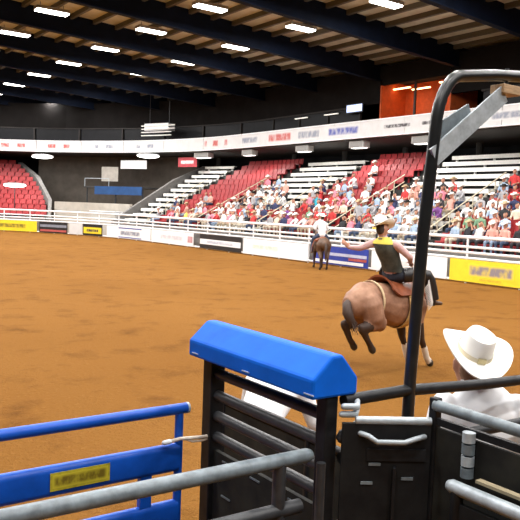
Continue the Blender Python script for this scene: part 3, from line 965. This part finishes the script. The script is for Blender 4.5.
HX, HY, HR = 8.62, 8.34, R(4.4)
HS = 1.05
horse = thing('bucking_horse', (0, 0, 0), 'roan bucking horse with dark legs and pale front sock under the rider', 'horse')
child('body', bronc(), horse)
tl = MB()
tl.tube([(-.90, 0, 1.18), (-.99, -.03, 1.12), (-1.03, -.08, 1.0), (-1.0, -.13, .88), (-.94, -.16, .78)], [.04, .065, .08, .065, .015], 10, (0, 1, 0), 'round')
for k in range(14):
    a = random.uniform(-.05, .05); b = random.uniform(-.06, .06)
    tl.tube([(-.92, a * .3, 1.16), (-1.03 + b * .4, -.07 + a, 1.0), (-.94 + b, -.17 + a * 1.2, .74 + random.uniform(-.06, .1))], [.015, .02, .004], 5, (0, 1, 0))
tl.build('tail', HORSED, horse, True)
mn = MB()
for k in range(22):
    t_ = k / 21
    p = V((.52, 0, 1.45)).lerp(V((1.04, .27, 1.13)), t_) + V((.02, .02, .05 * math.sin(t_ * PI)))
    mn.tube([p, p + V((.03, -.06, -.04)), p + V((.02, -.10, -.2))], [.02, .022, .005], 5, (0, 1, 0))
mn.build('mane', HORSED, horse, True)
for q in (-1, 1):
    e = MB(); e.ball((1.0 + .07 * (q < 0) * 0 + .06 * q, .40, .93), .02, 8, 6); e.build('eye', HOOF, horse, True)

saddle = thing('bronc_saddle', (0, 0, 0), 'red brown leather saddle with yellow cinch on the bucking horse', 'saddle')
g = MB()
NX, NY = 9, 13
vs, fs = [], []
for th in (0, .03):
    for i in range(NX):
        x = -.26 + .75 * i / (NX - 1)
        u = i / (NX - 1)
        zt = 1.405 + .10 * max(0, (.25 - u) / .25) ** 1.3 + .10 * max(0, (u - .78) / .22) ** 1.2
        for j in range(NY):
            a = R(-62 + 124 * j / (NY - 1))
            rr = (.315 + th)
            vs.append((x, rr * math.sin(a), zt - .35 + (rr + .035) * math.cos(a)))
o_ = NX * NY
for b0, flip in ((0, True), (o_, False)):
    for i in range(NX - 1):
        for j in range(NY - 1):
            q = (b0 + i * NY + j, b0 + (i + 1) * NY + j, b0 + (i + 1) * NY + j + 1, b0 + i * NY + j + 1)
            fs.append(q[::-1] if flip else q)
for i in range(NX - 1):
    for j in (0, NY - 1):
        fs.append((i * NY + j, (i + 1) * NY + j, o_ + (i + 1) * NY + j, o_ + i * NY + j))
for j in range(NY - 1):
    for i in (0, NX - 1):
        fs.append((i * NY + j, i * NY + j + 1, o_ + i * NY + j + 1, o_ + i * NY + j))
g.add(vs, fs); g.build('seat', SADDLE, saddle, True)
def girth(x, wd, m_, nm, zc, rz, ry, a0=-180, a1=180):
    g = MB(); N = 28; vs, fs = [], []
    for k in range(N + 1):
        a = R(a0 + (a1 - a0) * k / N)
        for dx in (-wd / 2, wd / 2):
            for e in (0, .014):
                vs.append((x + dx, (ry + e) * math.sin(a), zc + (rz + e) * math.cos(a)))
    for k in range(N):
        o = 4 * k
        for (p, q) in ((0, 1), (1, 3), (3, 2), (2, 0)):
            fs.append((o + p, o + q, o + 4 + q, o + 4 + p))
    g.add(vs, fs); g.build(nm, m_, saddle, True)
girth(.20, .13, mat('yellow_cinch', (.62, .42, .16), .8, 0, .3, 15), 'cinch', 1.045, .365, .305)
girth(-.46, .035, TAN, 'flank_strap', 1.14, .30, .288)
for q in (-1, 1):
    st = MB(); st.tube([(.26, .34 * q, 1.32), (.40, .40 * q, 1.22), (.52, .40 * q, 1.10)], [(.035, .008)] * 3, 8, (1, 0, 0))
    st.build('stirrup_leather', SADDLE, saddle, True)
    st = MB(); st.tube([(.52, .33 * q, 1.12), (.52, .34 * q, 1.2), (.53, .40 * q, 1.22), (.54, .46 * q, 1.2), (.54, .47 * q, 1.12), (.54, .46 * q, 1.07), (.53, .40 * q, 1.065), (.52, .34 * q, 1.07), (.52, .33 * q, 1.12)], .012, 8)
    st.build('stirrup', STEELD, saddle, True)

def rider_body():
    SK, SH, PA, HR_, BO = 0, 1, 2, 3, 4
    g = []; Y = V((0, 1, 0))
    g.append(([(.06, 0, 1.60), (.02, .01, 1.70), (-.08, .03, 1.90), (-.13, .04, 2.02)], [(.165, .128), (.155, .115), (.19, .13), (.17, .10)], Y, SH))
    g.append(([(.10, 0, 1.50), (.07, 0, 1.60)], [(.18, .145), (.17, .132)], Y, PA))
    g.append(([(-.14, .045, 2.06), (-.15, .06, 2.14)], [.06, .055], Y, SK))
    hc = V((-.155, .08, 2.225))
    g += head_segs(hc, (.95, .1, -.25), (.2, .2, 1), SK, HR_, 1.05)
    # left arm thrown back
    sl, el, wl = V((-.12, .23, 2.02)), V((-.30, .40, 1.92)), V((-.48, .46, 1.93))
    g.append(([sl, el], [.068, .052], Y, SH)); g.append(([el, wl], [.05, .036], Y, SH))
    g += finger_segs(wl, (-.5, .35, .55), (-.6, .1, .5), 1, .35, SK)
    sr, er, wr = V((-.10, -.16, 2.01)), V((.10, -.28, 1.82)), V((.30, -.14, 1.72))
    g.append(([sr, er], [.068, .052], Y, SH)); g.append(([er, wr], [.05, .036], Y, SH))
    g += finger_segs(wr, (.8, .45, -.1), (0, -.2, .9), -1, 1.2, SK)
    for q in (-1, 1):
        g.append(([(.09, .11 * q, 1.52), (.26, .29 * q, 1.55), (.42, .40 * q, 1.53)], [.11, .095, .072], Y, PA))
        g.append(([(.42, .40 * q, 1.52), (.48, .415 * q, 1.34), (.53, .41 * q, 1.17)], [.07, .066, .048], Y, PA))
        g.append(([(.52, .41 * q, 1.14), (.60, .43 * q, 1.10), (.70, .47 * q, 1.09)], [.05, .042, .03], Y, BO))
    return skinned('rider_body', g, .015, [SKIN, PINKS, mat('dark_denim', (.018, .022, .035), .85, 0, .35, 20), HAIR, BOOT], 2), hc
rm_, rhc = rider_body()
rider = thing('person', (0, 0, 0), 'rider in dark vest, black chaps and white hat on the bucking horse, arm thrown back', 'person')
child('body', rm_, rider)
vt = MB()                                              # vest: shell round the trunk
N = 24; vs, fs = [], []
VR = [((.07, 0, 1.57), .19, .15), ((.015, .01, 1.70), .178, .136), ((-.065, .025, 1.86), .20, .15), ((-.12, .04, 2.0), .205, .14), ((-.14, .045, 2.06), .16, .10), ((-.145, .05, 2.095), .09, .075)]
for c, a_, b_ in VR:
    for k in range(N):
        a = 2 * PI * k / N
        vs.append((c[0] + b_ * math.cos(a), c[1] + a_ * math.sin(a), c[2]))
for i in range(len(VR) - 1):
    for k in range(N):
        fs.append((i * N + k, i * N + (k + 1) % N, (i + 1) * N + (k + 1) % N, (i + 1) * N + k))
vt.add(vs, fs)
vt.build('vest', VEST, rider, True)
sf = MB()
vs, fs = [], []
for k in range(21):
    a = R(-150 + 300 * k / 20)
    for rr, z in ((.085, 2.165), (.175, 2.085), (.18, 2.055), (.095, 2.13)):
        vs.append((-.145 - rr * .66 * math.cos(a), .045 + rr * 1.12 * math.sin(a), z - .05))
for k in range(20):
    for j in range(4):
        fs.append((4 * k + j, 4 * k + (j + 1) % 4, 4 * k + 4 + (j + 1) % 4, 4 * k + 4 + j))
sf.add(vs, fs); sf.build('yellow_collar', YELC, rider, True)
for q in (-1, 1):
    ch = MB()
    ch.tube([(.10, .17 * q, 1.53), (.26, .30 * q, 1.55), (.41, .405 * q, 1.53), (.455, .415 * q, 1.46), (.49, .42 * q, 1.34), (.53, .415 * q, 1.17)],
            [(.118, .118), (.112, .112), (.092, .092), (.088, .088), (.10, .085), (.12, .09)], 14, (0, 1, 0))
    c_ = ch.build('chaps', CHAPS, rider, True)
    fr = MB()
    for k in range(12):
        u = k / 11
        p = V((.36, .47 * q, 1.47)).lerp(V((.44, .50 * q, 1.14)), u)
        fr.tube([p, p + V((-.05, .03 * q, -.05)), p + V((-.13, .02 * q, -.13))], [.010, .008, .003], 5)
    fr.build('fringe', FRINGE, c_, True)
hat = child('cowboy_hat', hat_mesh('cowboy_hat', HATW), rider, rhc + V((-.01, 0, .065)), (R(-16), R(4), R(5)), 1.12)
child('hat_band', band_mesh(mat('dark_band', (.12, .09, .06), .6, 0, .3, 20)), hat)
eyes(rider, rhc, (.95, .1, -.25), (.2, .2, 1), 1.05)
rein = MB(); rein.tube([(.38, -.10, 1.70), (.60, .03, 1.55), (.80, .16, 1.34), (.97, .30, 1.12)], .014, 8)
rein_o = rein.build('rein', TAN, horse, True)
for o in (horse, saddle, rider):
    o.location = (HX, HY, 0); o.rotation_euler = (0, 0, HR); o.scale = (HS, HS, HS)

def standing_horse():
    g = []; Y = V((0, 1, 0)); CO, DK, SO, HO = 0, 1, 2, 3
    g.append(([(-.80, 0, 1.12), (-.62, 0, 1.16), (-.32, 0, 1.13), (0, 0, 1.08), (.35, 0, 1.07), (.60, 0, 1.1), (.74, 0, 1.13)],
              [(.19, .22), (.275, .29), (.265, .29), (.29, .33), (.27, .35), (.23, .30), (.15, .2)], Y, CO))
    g.append(([(.5, 0, 1.25), (.80, 0, 1.45), (1.02, 0, 1.68)], [(.15, .26), (.11, .19), (.085, .13)], Y, CO))
    g.append(([(1.02, 0, 1.70), (1.2, 0, 1.55), (1.38, 0, 1.36)], [(.085, .12), (.07, .10), (.052, .06)], Y, CO))
    for q in (-1, 1):
        g.append(([(.98, .06 * q, 1.80), (.99, .07 * q, 1.92)], [.035, .012], Y, DK))
        g.append(([(.52, .16 * q, 1.05), (.50, .17 * q, .80)], [.15, .1], Y, CO))
        g.append(([(.50, .17 * q, .80), (.51 + .08 * q, .16 * q, .45), (.50 + .1 * q, .16 * q, .14), (.54 + .1 * q, .16 * q, .09)], [.10, .06, .042, .048], Y, DK))
        g.append(([(.56 + .1 * q, .16 * q, .07), (.58 + .1 * q, .16 * q, .045)], [.058, .062], Y, HO))
        g.append(([(-.62, .15 * q, 1.12), (-.52, .18 * q, .84)], [.19, .14], Y, CO))
        g.append(([(-.52, .18 * q, .84), (-.74 - .06 * q, .17 * q, .54)], [.12, .07], Y, CO))
        g.append(([(-.74 - .06 * q, .17 * q, .54), (-.70 - .06 * q, .16 * q, .14), (-.66 - .06 * q, .16 * q, .09)], [.062, .044, .05], Y, DK))
        g.append(([(-.64 - .06 * q, .16 * q, .07), (-.62 - .06 * q, .16 * q, .045)], [.058, .062], Y, HO))
    return skinned('horse_body', g, .03, [HORSEB, HORSED, SOCK, HOOF], 3)
ph = thing('pickup_horse', (0, 0, 0), 'dark brown horse standing by the far fence', 'horse')
child('body', standing_horse(), ph)
tl = MB(); tl.tube([(-.92, 0, 1.2), (-1.02, 0, 1.1), (-1.04, 0, .8), (-1.0, 0, .45)], [.04, .06, .075, .02], 10, (0, 1, 0), 'round'); tl.build('tail', HORSED, ph, True)
mn = MB(); mn.tube([(.55, 0, 1.5), (.78, 0, 1.64), (.95, 0, 1.82)], [(.02, .05)] * 3, 8, (0, 1, 0), 'round'); mn.build('mane', HORSED, ph, True)
pp = thing('person', (0, 0, 0), 'pickup rider in white shirt and white hat on the dark horse by the far fence', 'person')
def pickup_body():
    g = []; Y = V((0, 1, 0))
    g.append(([(-.05, 0, 1.56), (-.06, 0, 1.75), (-.04, 0, 2.06)], [(.18, .14), (.175, .125), (.20, .11)], Y, 1))
    g.append(([(-.04, 0, 2.1), (-.02, 0, 2.2)], [.06, .055], Y, 0))
    hc = V((-.01, 0, 2.31))
    g += head_segs(hc, (1, 0, 0), (0, 0, 1), 0, 3, 1.05)
    for q in (-1, 1):
        sh = V((-.04, .2 * q, 2.03)); e = V((.05, .29 * q, 1.78)); w_ = V((.28, .12 * q, 1.70))
        g.append(([sh, e], [.068, .052], Y, 1)); g.append(([e, w_], [.05, .036], Y, 1))
        g += finger_segs(w_, (.9, -.2 * q, 0), (0, 0, 1), q, 1.1, 0)
        g.append(([(-.05, .12 * q, 1.52), (.16, .32 * q, 1.36), (.24, .37 * q, 1.20)], [.11, .1, .075], Y, 2))
        g.append(([(.24, .37 * q, 1.18), (.14, .385 * q, .78)], [.072, .05], Y, 2))
        g.append(([(.12, .385 * q, .74), (.30, .40 * q, .72)], [.05, .04], Y, 4))
    return skinned('pickup_body', g, .018, [SKIN, SHIRTW, DENIM, HAIR, BOOT], 2), hc
pm, phc = pickup_body()
child('body', pm, pp)
child('cowboy_hat', HATM['white'], pp, phc + V((-.01, 0, .065)), (0, R(4), 0), 1.08)
eyes(pp, phc, (1, 0, 0), (0, 0, 1), 1.05)
sd = thing('stock_saddle', (0, 0, 0), 'brown saddle under the pickup rider by the far fence', 'saddle')
g = MB(); g.tube([(-.36, 0, 1.37), (-.25, 0, 1.30), (0, 0, 1.28), (.22, 0, 1.32), (.3, 0, 1.4)], [(.2, .1), (.29, .13), (.31, .14), (.26, .13), (.07, .06)], 14, (0, 1, 0), 'round'); g.build('seat', SADDLE, sd, True)
for q in (-1, 1):
    g = MB(); g.tube([(.02, .31 * q, 1.30), (.1, .40 * q, 1.0), (.16, .40 * q, .72)], [(.06, .012), (.08, .012), (.05, .012)], 8, (1, 0, 0)); g.build('fender', SADDLE, sd, True)
for o in (ph, pp, sd):
    o.location = (21.2, 24.9, 0); o.rotation_euler = (0, 0, R(62))

# ------------------------------------------------------------------ man in the white hat at the rail
def standing_man(name, lean, fwd_arms, voxel=.014):
    """faces +X, feet at the origin"""
    g = []; Y = V((0, 1, 0))
    for q in (-1, 1):
        g.append(([(0, .1 * q, .92), (.02, .115 * q, .5), (-.01, .12 * q, .1)], [.105, .072, .055], Y, 2))
        g.append(([(-.03, .12 * q, .05), (.16, .14 * q, .045)], [.05, .045], Y, 4))
    g.append(([(0, 0, .93), (.0, 0, 1.15), (.02 + lean, 0, 1.40), (.0 + lean, .01, 1.50), (lean - .005, .03, 1.56)], [(.18, .135), (.18, .125), (.235, .135), (.15, .10), (.08, .075)], Y, 1))
    g.append(([(lean - .01, .01, 1.48), (lean + .0, .05, 1.58)], [.068, .06], Y, 0))
    hc = V((lean + .03, .06, 1.655))
    g += head_segs(hc, (1, 0, .12), (-.12, 0, 1), 0, 3, 1.05)
    for q in (-1, 1):
        sh = V((lean, .2 * q, 1.43)); e = V((lean + .14, .30 * q, 1.20)); w_ = V((lean + .34, .2 * q, 1.17))
        if not fwd_arms: e = V((lean + .0, .27 * q, 1.14)); w_ = V((lean + .14, .24 * q, .92))
        g.append(([sh, e], [.078, .06], Y, 1)); g.append(([e, w_], [.056, .038], Y, 1))
        d = (w_ - e)
        g += finger_segs(w_, d, (0, 0, 1) if fwd_arms else (1, .3 * q, .4), q, .6, 0)
    return skinned(name, g, voxel, [SKIN, SHIRTW, DENIM, HAIR, BOOT], 2), hc
mm, mhc = standing_man('hat_man_body', 0, False)
man = thing('person', (3.42, 2.55, 0), 'man in white shirt and large white cowboy hat seen from behind at the chute rail', 'person')
child('body', mm, man)
man.rotation_euler = (0, 0, R(56)); man.scale = (1.06, 1.06, 1.06)
mm.materials[3] = mat('sandy_hair', (.30, .17, .10), .8, 0, .3, 30)
h2 = child('cowboy_hat', hat_mesh('cowboy_hat', HATW, (.225, .205), .125, .06), man, mhc + V((-.03, -.01, .075)), (R(8), R(-25), 0), .97)
child('hat_band', band_mesh(mat('cream_band', (.70, .62, .45), .7, 0, .2, 20)), h2)
bk = MB(); bk.box((-.124, -.022, .004), (-.112, .022, .036)); child('hat_buckle', bk.mesh('hat_buckle', mat('gold_buckle', (.55, .48, .28), .35, .7, .2, 20), V((0, 0, 0))), h2)
eyes(man, mhc, (1, 0, .12), (-.12, 0, 1), 1.05)

# ------------------------------------------------------------------ stooping helper behind the padded divider
def stooping():
    g = []; Y = V((0, 1, 0))
    for q in (-1, 1):
        g.append(([(-.05, .1 * q, .92), (.08, .12 * q, .5), (-.06, .12 * q, .1)], [.105, .072, .055], Y, 2))
        g.append(([(-.08, .12 * q, .05), (.11, .14 * q, .045)], [.05, .045], Y, 4))
    g.append(([(-.05, 0, .95), (.06, 0, 1.13), (.25, 0, 1.27), (.36, 0, 1.32)], [(.18, .14), (.17, .13), (.21, .125), (.17, .095)], Y, 1))
    g.append(([(.40, 0, 1.31), (.48, 0, 1.29)], [.066, .06], Y, 0))
    hc = V((.57, 0, 1.27))
    g += head_segs(hc, (.8, 0, -.55), (.55, 0, .8), 0, 3, 1.0)
    for q in (-1, 1):
        sh, e, w_ = V((.32, .2 * q, 1.28)), V((.38, .28 * q, 1.02)), V((.56, .22 * q, .86))
        g.append(([sh, e], [.075, .058], Y, 1)); g.append(([e, w_], [.055, .038], Y, 1))
        g += finger_segs(w_, w_ - e, (.4, 0, .7), q, .8, 0)
    return skinned('helper_body', g, .016, [SKIN, SHIRTW, DENIM, HAIR, BOOT], 2), hc
sm_, shc = stooping()
hp = thing('person', (2.98, 4.10, 0), 'stooping helper in white shirt and white hat behind the padded divider rails', 'person')
child('body', sm_, hp)
hp.rotation_euler = (0, 0, R(30)); hp.scale = (1.0, 1.0, 1.0)
h3 = child('cowboy_hat', hat_mesh('cowboy_hat', HATW), hp, shc + V((.03, 0, .055)), (0, R(30), 0), 1.0)
child('hat_band', band_mesh(MATS['dark_band']), h3)
eyes(hp, shc, (.8, 0, -.55), (.55, 0, .8))

# ================================================================== chutes in the foreground
# black padded divider running along Y at X = 2
DX, YA, YB = 2.0, 2.20, 3.20
dv = thing('chute_divider', (DX, (YA + YB) / 2, 0), 'black steel chute divider panel with pipe rails under the blue pad', 'chute panel')
for y, wd in ((YA + .065, .066), (YB - .03, .085)):
    g = MB(); g.box((DX - wd / 2, y - wd / 2, 0), (DX + wd / 2, y + wd / 2, 1.86)); g.build('post', STEELB, dv, bevel=.006)
for z in (1.735, 1.62, 1.51, 1.40):
    g = MB(); g.tube([(DX, YA + .05, z), (DX, YB - .05, z)], .027, 12); g.build('rail', STEELD, dv, True)
g = MB(); g.box((DX - .012, YA + .05, .1), (DX + .012, YB - .05, 1.33)); g.build('sheet', OLIVE, dv)
for z in (1.30, 1.12):
    for y in (2.45, 2.75, 3.0):
        g = MB(); g.box((DX - .018, y - .04, z - .008), (DX - .012, y + .04, z)); g.build('weld_strip', STEELG, dv)
g = MB(); g.tube([(DX - .05, YA + .03, 1.0), (DX - .05, YA + .03, 1.55)], .02, 10); g.build('hinge_pin', STEELD, dv, True)
pad = thing('blue_pad', (DX, (YA + YB) / 2, 1.8), 'bright blue padded vinyl cap on top of the black chute divider', 'pad')
g = MB()
poly = [(-.125, 0), (.125, 0), (.125, .075), (.035, .178), (-.02, .178), (-.125, .085)]
g.prism(poly, (DX + .0, YA + .015, 1.825), (DX + .0, YB + .03, 1.825), (1, 0, 0), (0, 0, 1))
g.build('cushion', BLUEV, pad, bevel=.012)
for y in (YA + .04, (YA + YB) / 2, YB - .04):
    g = MB(); g.box((DX - .128, y - .03, 1.845), (DX - .122, y + .03, 1.850)); g.build('stitching', mat('pale_stitch', (.45, .55, .75), .7, 0, .2, 20), pad)

rp = thing('rear_chute_panel', (2.78, 2.9, 0), 'black sheet panel on the far side of the chute behind the divider rails', 'chute panel')
g = MB(); g.box((2.77, 2.30, .1), (2.79, 4.25, 1.20)); g.build('sheet', OLIVE, rp)
g = MB(); g.tube([(2.78, 2.28, 1.22), (2.78, 4.27, 1.22)], .025, 12); g.build('top_rail', STEELB, rp, True)
for y in (2.30, 3.30, 4.25):
    g = MB(); g.tube([(2.78, y, 0), (2.78, y, 1.22)], .025, 12); g.build('post', STEELB, rp, True)

# blue gate at the left, along X at Y = 3.21
BY = 3.21
bg = thing('blue_gate', (1.2, BY, 0), 'blue steel arena gate with wide rail and yellow sticker on the left', 'gate')
XA, XB = -1.4, 1.86
g = MB(); g.tube([(XA, BY, 1.552), (XB - .0, BY, 1.552)], .028, 14); g.build('top_rail', BLUEP, bg, True)
g = MB(); g.tube([(XB, BY, 1.552), (XB + .012, BY, 1.552)], .029, 14); g.build('end_cap', STEELL, bg, True)
def stad(hh, dd, n=8):
    out = []
    for k in range(n + 1):
        a = R(-90 + 180 * k / n); out.append((dd * math.cos(a), hh - dd + dd * math.sin(a) if False else (hh - dd) + dd * math.sin(a)))
    top = [(dd * math.cos(R(180 * k / n)), (hh - dd) + dd * math.sin(R(180 * k / n))) for k in range(n + 1)]
    bot = [(dd * math.cos(R(180 + 180 * k / n)), -(hh - dd) + dd * math.sin(R(180 + 180 * k / n))) for k in range(n + 1)]
    return top + bot
g = MB(); g.prism(stad(.074, .03), (XA, BY, 1.30), (XB - .045, BY, 1.30), (0, 1, 0), (0, 0, 1)); wr_ = g.build('wide_rail', BLUEP, bg, True)
g = MB(); g.prism(stad(.074, .03), (XA, BY, 1.00), (XB - .045, BY, 1.00), (0, 1, 0), (0, 0, 1)); g.build('wide_rail', BLUEP, bg, True)
for z in (.72, .45, .2):
    g = MB(); g.tube([(XA, BY, z), (XB - .03, BY, z)], .028, 12); g.build('rail', BLUEP, bg, True)
for x in (XB - .04, XA, .1):
    g = MB(); g.tube([(x, BY, .05), (x, BY, 1.552)], .022, 12); g.build('post', BLUEP, bg, True)
g = MB(); g.box((1.60, BY - .02, 1.07), (1.66, BY + .02, 1.24)); g.build('bracket', BLUEP, bg)
g = MB(); g.prism([(.0, -.042), (.002, -.042), (.002, .044), (0, .044)], (1.13, BY - .0345, 1.302), (1.425, BY - .0345, 1.302), (0, 1, 0), (0, 0, 1))
stk = g.build('sticker', YELS, bg)
stk['label'] = 'yellow sticker with smeared dark print'
g = MB(); g.box((1.14, BY - .0358, 1.272), (1.415, BY - .0345, 1.334)); g.build('sticker_print', print_material(mat('brown_print', (.16, .11, .005), .6, 0, .3, 20), YELS, 12, 0), bg)
# latch rod and tie
lt = thing('latch_rod', (1.9, BY - .03, 1.40), 'pale rope tied latch between the blue gate and black post', 'latch')
g = MB(); g.tube([(1.74, BY - .05, 1.405), (1.80, BY - .055, 1.412), (1.90, BY - .06, 1.404), (2.02, BY - .055, 1.398)], .010, 8); g.build('rod', mat('pale_rope', (.80, .70, .60), .6, 0, .3, 30), lt, True)
g = MB(); g.tube([(1.82, BY - .055, 1.408), (1.87, BY - .06, 1.388), (1.93, BY - .06, 1.384), (2.0, BY - .055, 1.394)], .006, 8); g.build('tie', mat('pale_rope', (.8, .7, .6)), lt, True)
g = MB(); g.tube([(1.74, BY - .05, 1.405), (1.715, BY - .04, 1.40)], .013, 8, caps='round'); g.build('knob', SHIRTW, lt, True)

# grey pipe panel in front, left of the near divider post
gp = thing('grey_pipe_panel', (.9, 2.25, 0), 'worn grey steel pipe panel in front of the chute divider', 'gate')
a, b = V((-.9, 2.315, 1.58)), V((1.90, 2.265, 1.58))
for z, r in ((1.58, .03), (1.37, .03), (1.15, .03), (.9, .03), (.6, .03), (.3, .03)):
    g = MB(); g.tube([(a.x, a.y, z), (b.x - (0 if z > 1.5 else .03), b.y, z)], r, 14, caps='round' if z > 1.5 else 'flat'); g.build('rail', STEELG if z > 1.5 else STEELD, gp, True)
for x in (1.76, -.86):
    yy = a.y + (b.y - a.y) * (x - a.x) / (b.x - a.x)
    g = MB(); g.tube([(x, yy, 0), (x, yy, 1.58)], .028, 12); g.build('post', STEELD, gp, True)
g = MB(); g.box((.2, 2.245, .15), (1.72, 2.257, 1.12)); g.build('sheet', OLIVE, gp)

# overhead pipe frame and the rail it stands on
RY = 2.23
rail = thing('chute_rail', (2.7, RY, 0), 'dark steel top rail of the chute crossing before the man in the white hat', 'rail')
g = MB(); g.tube([(2.06, RY, 1.80), (2.45, RY, 1.80), (3.0, RY, 1.765), (4.2, RY, 1.72)], .027, 12); g.build('top_rail', STEELB, rail, True)
g = MB(); g.tube([(2.06, RY, 1.55), (4.2, RY, 1.50)], .027, 12); g.build('rail', STEELB, rail, True)
g = MB(); g.tube([(2.06, RY, 1.25), (4.2, RY, 1.22)], .027, 12); g.build('rail', STEELB, rail, True)
for x in (4.14,):
    g = MB(); g.tube([(x, RY, 0), (x, RY, 1.76 if x < 4 else 1.72)], .03, 12); g.build('post', STEELB, rail, True)
for z, y in ((1.80, 2.16), (1.765, 2.17)):
    g = MB(); g.tube([(2.0, y, z), (2.07, y - .005, z - .008), (2.12, RY - .02, z - .004)], .014, 10, caps='round'); g.build('clamp', STEELL, rail, True)
g = MB(); g.tube([(2.03, 2.19, 1.66), (2.16, 2.21, 1.69)], .03, 10, caps='round'); g.build('clamp', STEELD, rail, True)

fr = thing('overhead_pipe_frame', (2.42, RY, 0), 'tall black pipe frame bent over the chute gate on the right', 'frame')
pts = [(2.45, RY, 0), (2.455, RY, 1.2), (2.465, RY, 1.85), (2.50, RY, 2.5), (2.545, RY, 2.98)]
for k in range(1, 8):
    a = PI / 2 * k / 7
    pts.append((2.545 + .17 * (1 - math.cos(a)), RY, 2.98 + .27 * math.sin(a)))
pts += [(2.95, RY, 3.285), (3.35, RY, 3.325), (4.2, RY, 3.36)]
g = MB(); g.tube(pts, .028, 16); g.build('bent_pipe', mat('black_gloss_pipe', (.016, .018, .019), .3, 0, .4, 12), fr, True)
g = MB(); g.tube([(4.2, RY, 0), (4.2, RY, 3.36)], .032, 12); g.build('far_post', STEELB, fr, True)
g = MB(); g.beam((2.52, RY - .02, 2.86), (3.0, RY - .02, 3.20), .012, .085, (0, 0, 1)); g.build('brace', STEELL, fr)
g = MB(); g.beam((2.56, RY + .02, 2.97), (2.80, RY + .02, 3.10), .012, .07, (0, 0, 1)); g.build('gusset', STEELG, fr)
g = MB(); g.box((2.97, RY - .04, 3.20), (3.11, RY + .04, 3.245)); g.build('wood_block', mat('tan_wood', (.50, .33, .18), .7, 0, .4, 20, stretch=(1, 8, 8)), fr, bevel=.004)
g = MB(); g.tube([(2.9, RY, 3.285), (3.25, RY, 3.29)], .008, 8); g.build('rod', STEELD, fr, True)
g = MB(); g.tube([(3.04, RY, 3.24), (3.04, RY, 3.33)], .01, 8); g.build('hanger', STEELD, fr, True)

# near sheet gate with U handle
cg = thing('sheet_gate', (2.2, 1.98, 0), 'black sheet steel chute gate with a pale top rail and pull handle', 'gate')
A, B = V((2.05, 2.14, 0)), V((2.345, 1.955, 0))
D = (B - A).normalized(); NN = V((-D.y, D.x, 0)) * -1       # NN points to the camera side
if NN.dot(V((-2, -2, 0))) < 0: NN = -NN
def q(u, z, n=0): return A + D * u + NN * n + V((0, 0, z))
L = (B - A).length
g = MB(); g.tube([q(.0, 1.742), q(L - .03, 1.742)], .017, 12); g.build('top_rail', STEELL, cg, True)
g = MB(); g.beam(q(-.055, .93), q(L - .03, .93), .02, 1.60, (0, 0, 1)); g.build('sheet', mat('black_sheet', (.010, .010, .011), .55, 0, .6, 9, .06, col2=(.02, .021, .021), spec=.15), cg)
g = MB(); g.tube([q(.02, 1.69, .012), q(.05, 1.686, .035), q(.085, 1.664, .045), q(.20, 1.664, .045), q(.245, 1.678, .04), q(.29, 1.68, .012)], .0115, 10, caps='round'); g.build('pull_handle', STEELL, cg, True)
for u0, z in ((.06, 1.56), (.20, 1.50), (.03, 1.48)):
    g = MB(); g.beam(q(u0, z, .012), q(u0 + .05, z, .012), .006, .012, (0, 0, 1)); g.build('weld_strip', STEELG, cg)
g = MB(); g.beam(q(.05, 1.6, .012), q(L - .05, 1.6, .012), .01, .05, (0, 0, 1)); g.build('stiffener', STEELB, cg)
g = MB(); g.beam(q(.17, .7, .012), q(.17, 1.55, .012), .012, .05, (1, 1, 0)); g.build('stiffener', STEELB, cg)

# right side panel along Y towards the camera
sp = thing('side_sheet_panel', (2.33, 1.5, 0), 'dark olive sheet panel with grey pipe rails at the lower right', 'chute panel')
PX = 2.34
g = MB(); g.box((PX - .012, 1.955, 0), (PX + .026, 1.995, 1.84)); g.build('post', STEELB, sp, bevel=.005)
g = MB(); g.tube([(PX, 1.97, 1.81), (PX, .6, 1.81)], .024, 12); g.build('top_rail', STEELG, sp, True)
g = MB(); g.beam((PX, 1.95, 1.745), (PX, .6, 1.745), .02, .03, (0, 0, 1)); g.build('sub_rail', STEELB, sp)
g = MB(); g.box((PX - .008, .6, .1), (PX + .008, 1.95, 1.72)); g.build('sheet', OLIVE, sp)
for k in range(4):
    g = MB(); g.tube([(PX - .035, 1.765, 1.755 - .047 * k), (PX - .035, 1.765, 1.716 - .047 * k)], [.026, .026], 12); g.build('hinge_knuckle', STEELL if k % 2 == 0 else STEELG, sp, True)
lp = thing('grey_side_pipe', (2.19, 1.2, 0), 'pale grey blue steel pipe running out at the lower right corner', 'pipe')
g = MB(); g.tube([(2.22, 1.765, 1.555), (2.22, .6, 1.555)], .027, 14, caps='round'); g.build('rail', STEELL, lp, True)
g = MB(); g.tube([(2.22, 1.74, 0), (2.22, 1.74, 1.555)], .025, 12); g.build('post', STEELB, lp, True)
g = MB(); g.box((2.21, .6, .2), (2.23, 1.72, 1.50)); g.build('sheet', mat('black_sheet', (0, 0, 0)), lp)
g = MB(); g.beam((2.29, 1.70, 1.585), (2.29, .6, 1.585), .03, .012, (0, 0, 1)); g.build('tan_board', mat('tan_board', (.42, .35, .22), .7, 0, .3, 10), lp)
